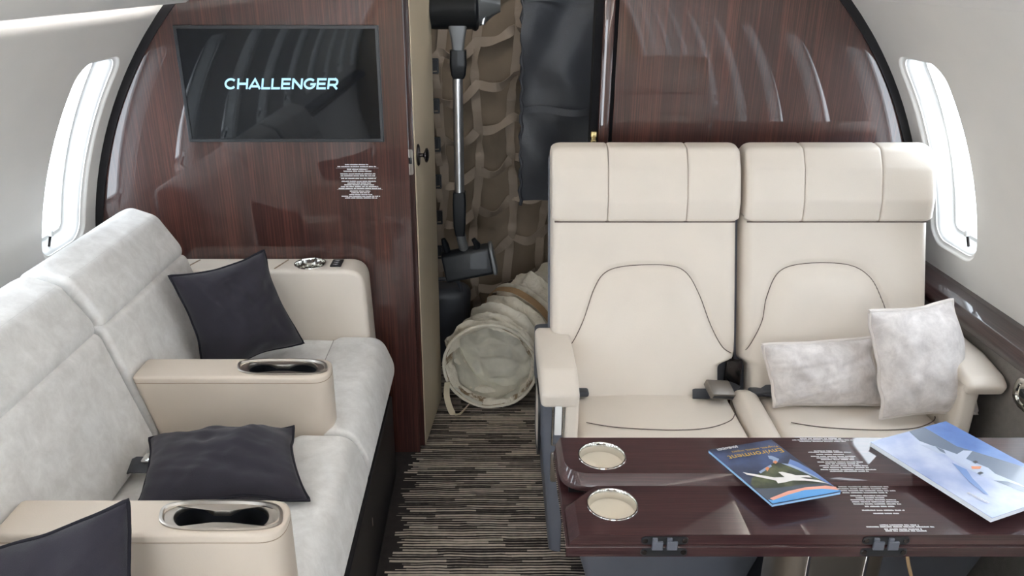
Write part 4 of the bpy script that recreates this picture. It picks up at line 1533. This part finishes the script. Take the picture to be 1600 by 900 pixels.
# ================================================================== BAGGAGE BAY CONTENTS
# ---- padded cover with webbing net
net = thing('cargo_net', 'tan canvas cargo cover with a webbing net, hanging behind the stick vacuum', 'cargo net', (0, 3.13, 0))
def net_y(x, z):
    return 0.035 * noise.noise(Vector((x * 3.2, z * 2.6, 1.7))) + 0.02 * noise.noise(Vector((x * 7 + z * 5, z * 4, 3.3))) - 0.04 * max(0, 1 - z)
bm = B()
nx, nz = 60, 90
g = [[bm.verts.new((-0.60 + 1.2 * i / nx, net_y(-0.60 + 1.2 * i / nx, 1.78 * j / nz), 0.004 + 1.78 * j / nz)) for i in range(nx + 1)] for j in range(nz + 1)]
for j in range(nz):
    for i in range(nx):
        bm.faces.new((g[j][i], g[j][i + 1], g[j + 1][i + 1], g[j + 1][i]))
obj('canvas_cover', bm, M['canvas'], net, angle=180)
rg = random.Random(4)
for k, xv in enumerate((-0.205, -0.065, 0.075, 0.21)):
    pts = []
    ph = rg.uniform(0, 6)
    for j in range(70):
        z = 0.02 + 1.74 * j / 69
        x = xv + 0.012 * sin(z * 9 + ph) + 0.02 * (z - 1)
        pts.append((x, net_y(x, z) - 0.016 - 0.012 * abs(sin(z * 17 + ph)), z))
    bm = B()
    ribbon(bm, pts, 0.036, (0, -1, 0), 0.0012, twist=lambda t, ph=ph: 0.55 * sin(t * 34 + ph) + 0.45 * sin(t * 71 + 2 * ph))
    obj('webbing_strap', bm, M['webbing'], net, angle=60)
for k in range(11):
    zc = 0.10 + 0.165 * k
    pts = []
    ph = rg.uniform(0, 6)
    for i in range(60):
        x = -0.42 + 0.84 * i / 59
        cell = ((x + 0.205) / 0.14) % 1.0
        z = zc + 0.36 * (x + 0.07) - 0.030 * sin(pi * cell) + 0.008 * sin(x * 31 + ph)
        pts.append((x, net_y(x, z) - 0.020 - 0.014 * abs(sin(x * 22 + ph)), z))
    bm = B()
    ribbon(bm, pts, 0.036, (0, -1, 0), 0.0012, twist=lambda t, ph=ph: 0.7 * sin(t * 19 + ph) + 0.35 * sin(t * 41 + ph))
    obj('webbing_strap', bm, M['webbing'], net, angle=60)
for k in range(6):
    z = 1.17 - 0.148 * k
    bm = B()
    q = round_poly([(-0.014, z - 0.028), (0.014, z - 0.028), (0.014, z + 0.028), (-0.014, z + 0.028)], 0.004, 3)
    loops(bm, [[(x - 0.222, y, zz) for x, zz in inset_poly(q, i)] for i, y in ((0, -0.07), (0, -0.08), (0.006, -0.08), (0.007, -0.074))], cap0=True, cap1=False)
    obj('strap_buckle', bm, M['black_plastic'], net)
    bm = B(); ribbon(bm, [(-0.222, -0.072, z - 0.018), (-0.218, -0.082, z - 0.05), (-0.214, -0.072, z - 0.085)], 0.024, (0, -1, 0), 0.0012); obj('buckle_tail', bm, M['webbing'], net)

# ---- black curtain
cur = thing('curtain', 'black nylon curtain panel hanging between the cargo net and the seat', 'curtain', (0.21, 2.74, 0.72))
bm = B()
def cz(x, z):
    d_ = sin((x * 1.6 - 0.9 * z) * 16 + 2.0 * noise.noise(Vector((x * 4, z * 3, 1.1))))
    return 0.022 * noise.noise(Vector((x * 7 + z * 5, z * 3, 0.3))) + 0.012 * d_ * (0.5 + 0.7 * noise.noise(Vector((z * 3, 2, x * 3))))
nx, nz = 40, 110
g = [[bm.verts.new((0.092 + 0.245 * i / nx - 0.21 + 0.004 * sin(j * 0.5), cz(i / nx * .25, j / nz), (1.80 - 0.735) * j / nz + 0.015)) for i in range(nx + 1)] for j in range(nz + 1)]
for j in range(nz):
    for i in range(nx):
        bm.faces.new((g[j][i], g[j][i + 1], g[j + 1][i + 1], g[j + 1][i]))
cc = obj('curtain_cloth', bm, M['black_cloth'], cur, angle=180)
for zz, hh in ((0.335, 0.024), (0.690, 0.010)):
    bm = B(); ribbon(bm, [(0.10 + 0.22 * k / 12 - 0.21, -0.016 + cz(k / 12 * .22, zz), zz + 0.006 * sin(k * 0.5)) for k in range(13)], hh, (0, -1, 0), 0.0015); obj('sewn_band', bm, M['black_cloth'], cc)
bm = B(); tube(bm, [(0.094 - 0.21 + 0.004 * sin(j * 1.7), -0.004, 1.06 * j / 60) for j in range(61)], [0.006 + 0.0012 * sin(j * 2.3) for j in range(61)], 8); obj('rolled_hem', bm, M['black_cloth'], cc)

# ---- stick vacuum hanging on the net
VO = (-0.115, 2.62, 1.35)
vac = thing('stick_vacuum', 'black cordless stick vacuum with a metal tube hanging in the doorway', 'vacuum cleaner', VO)
bm = B()
rings = [(-0.215, 0.052), (-0.21, 0.062), (-0.19, 0.067), (-0.07, 0.067), (-0.062, 0.072), (-0.056, 0.072), (-0.05, 0.066), (-0.046, 0.05)]
lathe(bm, [(r, x) for x, r in rings], 32, (0, 2.635, 1.395), 'X')
obj('motor_body', shift(bm, VO), M['vac_black'], vac, angle=35)
bm = B(); lathe(bm, [(0.060, 0), (0.062, 0.006), (0.055, 0.02), (0.03, 0.05), (0.02, 0.07)], 28, (-0.05, 2.635, 1.40), 'X'); obj('filter_cap', shift(bm, VO), M['glossgrey'], vac)
bm = B(); tube(bm, catmull([(-0.06, 2.62, 1.47), (-0.035, 2.60, 1.44), (-0.028, 2.60, 1.39), (-0.036, 2.60, 1.345)], 6), 0.008, 10); obj('hand_grip', shift(bm, VO), M['tube_metal'], vac)
bm = B()
def vsec(z, w, dpt, x=-0.115):
    return [Vector((x + a, 2.62 + b_, z)) for a, b_ in round_poly([(-w, -dpt), (w, -dpt), (w, dpt), (-w, dpt)], 0.008, 4)]
loops(bm, [vsec(1.355, 0.030, 0.024), vsec(1.335, 0.029, 0.024), vsec(1.30, 0.022, 0.02), vsec(1.262, 0.018, 0.018)]); obj('neck', shift(bm, VO), M['glossgrey'], vac, angle=50)
bm = B(); loops(bm, [vsec(1.266, 0.026, 0.024), vsec(1.225, 0.027, 0.025), vsec(1.19, 0.0235, 0.022), vsec(1.178, 0.018, 0.018)]); obj('tube_collar', shift(bm, VO), M['vac_black'], vac, angle=50)
bm = B(); lathe(bm, [(0.0165, 0.79), (0.0165, 1.185)], 28, (-0.118, 2.62, 0)); obj('metal_tube', shift(bm, VO), M['tube_metal'], vac)
bm = B(); loops(bm, [vsec(0.80, 0.021, 0.02, -.119), vsec(0.76, 0.023, 0.021, -.119), vsec(0.68, 0.021, 0.02, -.12), vsec(0.645, 0.016, 0.017, -.118)]); obj('lower_collar', shift(bm, VO), M['vac_black'], vac, angle=50)
bm = B(); tube(bm, catmull([(-0.118, 2.62, 0.655), (-0.112, 2.62, 0.62), (-0.105, 2.625, 0.59)], 5), 0.017, 14); jt = obj('swivel_joint', shift(bm, VO), M['glossgrey'], vac)
bm = B()
prof = round_poly([(2.585, -0.012), (2.600, 0.085), (2.63, 0.098), (2.66, 0.08), (2.665, -0.012)], [.012, .02, .03, .02, .012], 5)
prism(bm, prof, 'YZ', -0.098, 0.075, 0.008, 4)
for v in bm.verts:
    p = v.co - Vector((0, 2.62, 0.04)); p = Matrix.Rotation(-0.20, 3, 'Y') @ p
    v.co = p + Vector((-0.082, 2.62, 0.545))
hd = obj('floor_head', shift(bm, VO), M['vac_black'], vac, angle=45)
bm = B(); prism(bm, round_poly([(2.582, -0.016), (2.597, 0.085), (2.63, 0.101), (2.664, 0.083), (2.668, -0.016)], [.012, .02, .03, .02, .012], 5), 'YZ', 0.072, 0.086, 0.004, 3)
for v in bm.verts:
    p = v.co - Vector((0, 2.62, 0.04)); p = Matrix.Rotation(-0.20, 3, 'Y') @ p
    v.co = p + Vector((-0.082, 2.62, 0.545))
obj('end_cap', shift(bm, VO), M['glossgrey'], hd, angle=45)
for xx in (-0.165, -0.060):
    bm = B(); tube(bm, [(xx, 2.62, 0.585), (xx - 0.006 if xx < -.1 else xx + 0.0, 2.61, 0.615), ((xx - 0.012) if xx < -.1 else xx - 0.012, 2.605, 0.635)], [0.012, 0.012, 0.008], 10); obj('head_arm', shift(bm, VO), M['vac_black'], hd)

# ---- flexible duct hose
HO = (-0.014, 2.53, 0.0)
hose = thing('duct_hose', 'stained cream canvas duct hose lying on the carpet with its open end towards the aisle', 'hose', HO)
axis = catmull([(-0.014, 2.53, 0.174), (0.004, 2.60, 0.180), (0.055, 2.69, 0.20), (0.125, 2.775, 0.235), (0.20, 2.84, 0.265), (0.30, 2.90, 0.28)], 14)
def hose_ring(i, rad, amp, seed):
    p = axis[i]
    tg = (axis[min(len(axis) - 1, i + 1)] - axis[max(0, i - 1)]).normalized()
    if i < 3:
        tg = Vector((0.05, 1, 0.03)).normalized()
    u = Vector((0, 0, 1)); u = (u - tg * u.dot(tg)).normalized()
    w = tg.cross(u)
    out = []
    n = 72
    for k in range(n):
        a = 2 * pi * k / n
        rr = rad + amp * noise.fractal(Vector((cos(a) * 2.0, sin(a) * 2.0, i * 0.16 + seed)), 1.0, 2.0, 3)
        out.append(p + (u * sin(a) + w * cos(a)) * rr)
    return out
bm = B()
rings = []
for i in range(len(axis)):
    ph = (i % 9) / 9.0
    rib = 0.174 - 0.026 * sin(pi * ph) ** 0.9
    rings.append(hose_ring(i, rib, 0.020 if i > 1 else 0.002, 0))
rings = [[Vector((p.x, p.y, max(p.z, 0.003))) for p in r] for r in rings]
loops(bm, rings, cap0=False, cap1=True)
ou = obj('canvas_sleeve', shift(bm, HO), M['hose'], hose, angle=70)
bm = B()
rings = []
for i in range(0, 15):
    rings.append(hose_ring(i, 0.166 * (1 - 0.008 * i), 0.016 if i > 1 else 0.002, 4))
# the far part has fallen in: a crumpled end of sharp folds
pc = axis[14]
NE = 26
for k in range(1, NE):
    q = 1 - k / NE
    ring = []
    for p in rings[14]:
        v = pc + (p - pc) * q
        w_ = Vector((v.x * 9 + v.z * 4, v.z * 14 - v.x * 6, 2.2))
        dv = noise.voronoi(w_)[0]
        fold = (dv[1] - dv[0])
        ring.append(v + Vector((0.0, 0.030 - 0.034 * min(1.0, fold * 1.2) * min(1, k / 4) - 0.02 * noise.noise(v * 9), 0.0)))
    rings.append(ring)
loops(bm, rings, cap0=False, cap1=True)
obj('inner_lining', shift(bm, HO), M['hose_in'], hose, angle=80)
bm = B(); rp = hose_ring(0, 0.168, 0.003, 0); tube(bm, rp, 0.0052, 8, closed=True); obj('rim', shift(bm, HO), M['hose'], hose)
bm = B()
loops(bm, [hose_ring(0, 0.1665, 0.002, 0), hose_ring(1, 0.1625, 0.004, 0), hose_ring(3, 0.156, 0.010, 4), hose_ring(5, 0.150, 0.014, 4)], cap0=False, cap1=False)
obj('stained_edge', shift(bm, HO), M['hose_edge'], hose, angle=80)
bm = B(); ribbon(bm, catmull([(-0.170, 2.525, 0.115), (-0.172, 2.515, 0.06), (-0.152, 2.49, 0.008), (-0.125, 2.485, 0.006), (-0.09, 2.51, 0.035)], 7), 0.022, (0.6, -1, 0), 0.0012, twist=lambda t: 0.8 * t); obj('loose_tie', shift(bm, HO), M['strap_cream'], hose)
i0 = 39
rr = hose_ring(i0, 0.178, 0.004, 0)
bm = B()
tgv = (axis[i0 + 1] - axis[i0 - 1]).normalized()
rings = []
for k, p in enumerate(rr + [rr[0]]):
    n_ = (p - axis[i0]).normalized()
    rings.append([p + tgv * 0.014, p + tgv * 0.014 + n_ * 0.002, p - tgv * 0.014 + n_ * 0.002, p - tgv * 0.014])
loops(bm, rings, cap0=False, cap1=False)
obj('binding_strap', shift(bm, HO), M['strap_tan'], hose)

# ---- dark bag on the bay floor behind the hose
bag = thing('duffel_bag', 'dark cloth bag on the bay floor half hidden behind the duct hose', 'bag', (-0.20, 2.95, 0))
bm = B(); box(bm, (-0.10, -0.07, 0.0), (0.10, 0.06, 0.33), 0.04, 5)
for v in bm.verts:
    v.co += Vector((1, 1, 0.5)) * 0.012 * noise.noise(v.co * 14)
    v.co.z = max(0.0, v.co.z)
obj('bag_body', bm, M['black_cloth'], bag)
bm = B(); tube(bm, catmull([(-0.05, -0.05, 0.32), (-0.03, -0.06, 0.37), (0.05, -0.06, 0.37), (0.07, -0.05, 0.32)], 6), 0.008, 8); obj('bag_handle', bm, M['black_cloth'], bag)

# ---- dome-shaped fill lamp, added out of view to brighten the bay
dome = thing('bay_fill_lamp', 'added round fill lamp, out of view on the baggage bay ceiling above the vacuum', 'lamp', (0.02, 2.72, 1.855))
bm = B(); lathe(bm, [(0.075, 0.0), (0.078, -0.012), (0.066, -0.016)], 32, (0, 0, 0), cap=False); obj('bezel', bm, M['brushed'], dome)
bm = B(); lathe(bm, [(0.066, -0.014), (0.055, -0.03), (0.03, -0.04), (0.001, -0.043)], 32, (0, 0, 0), cap=False); obj('diffuser', bm, M['dome'], dome)
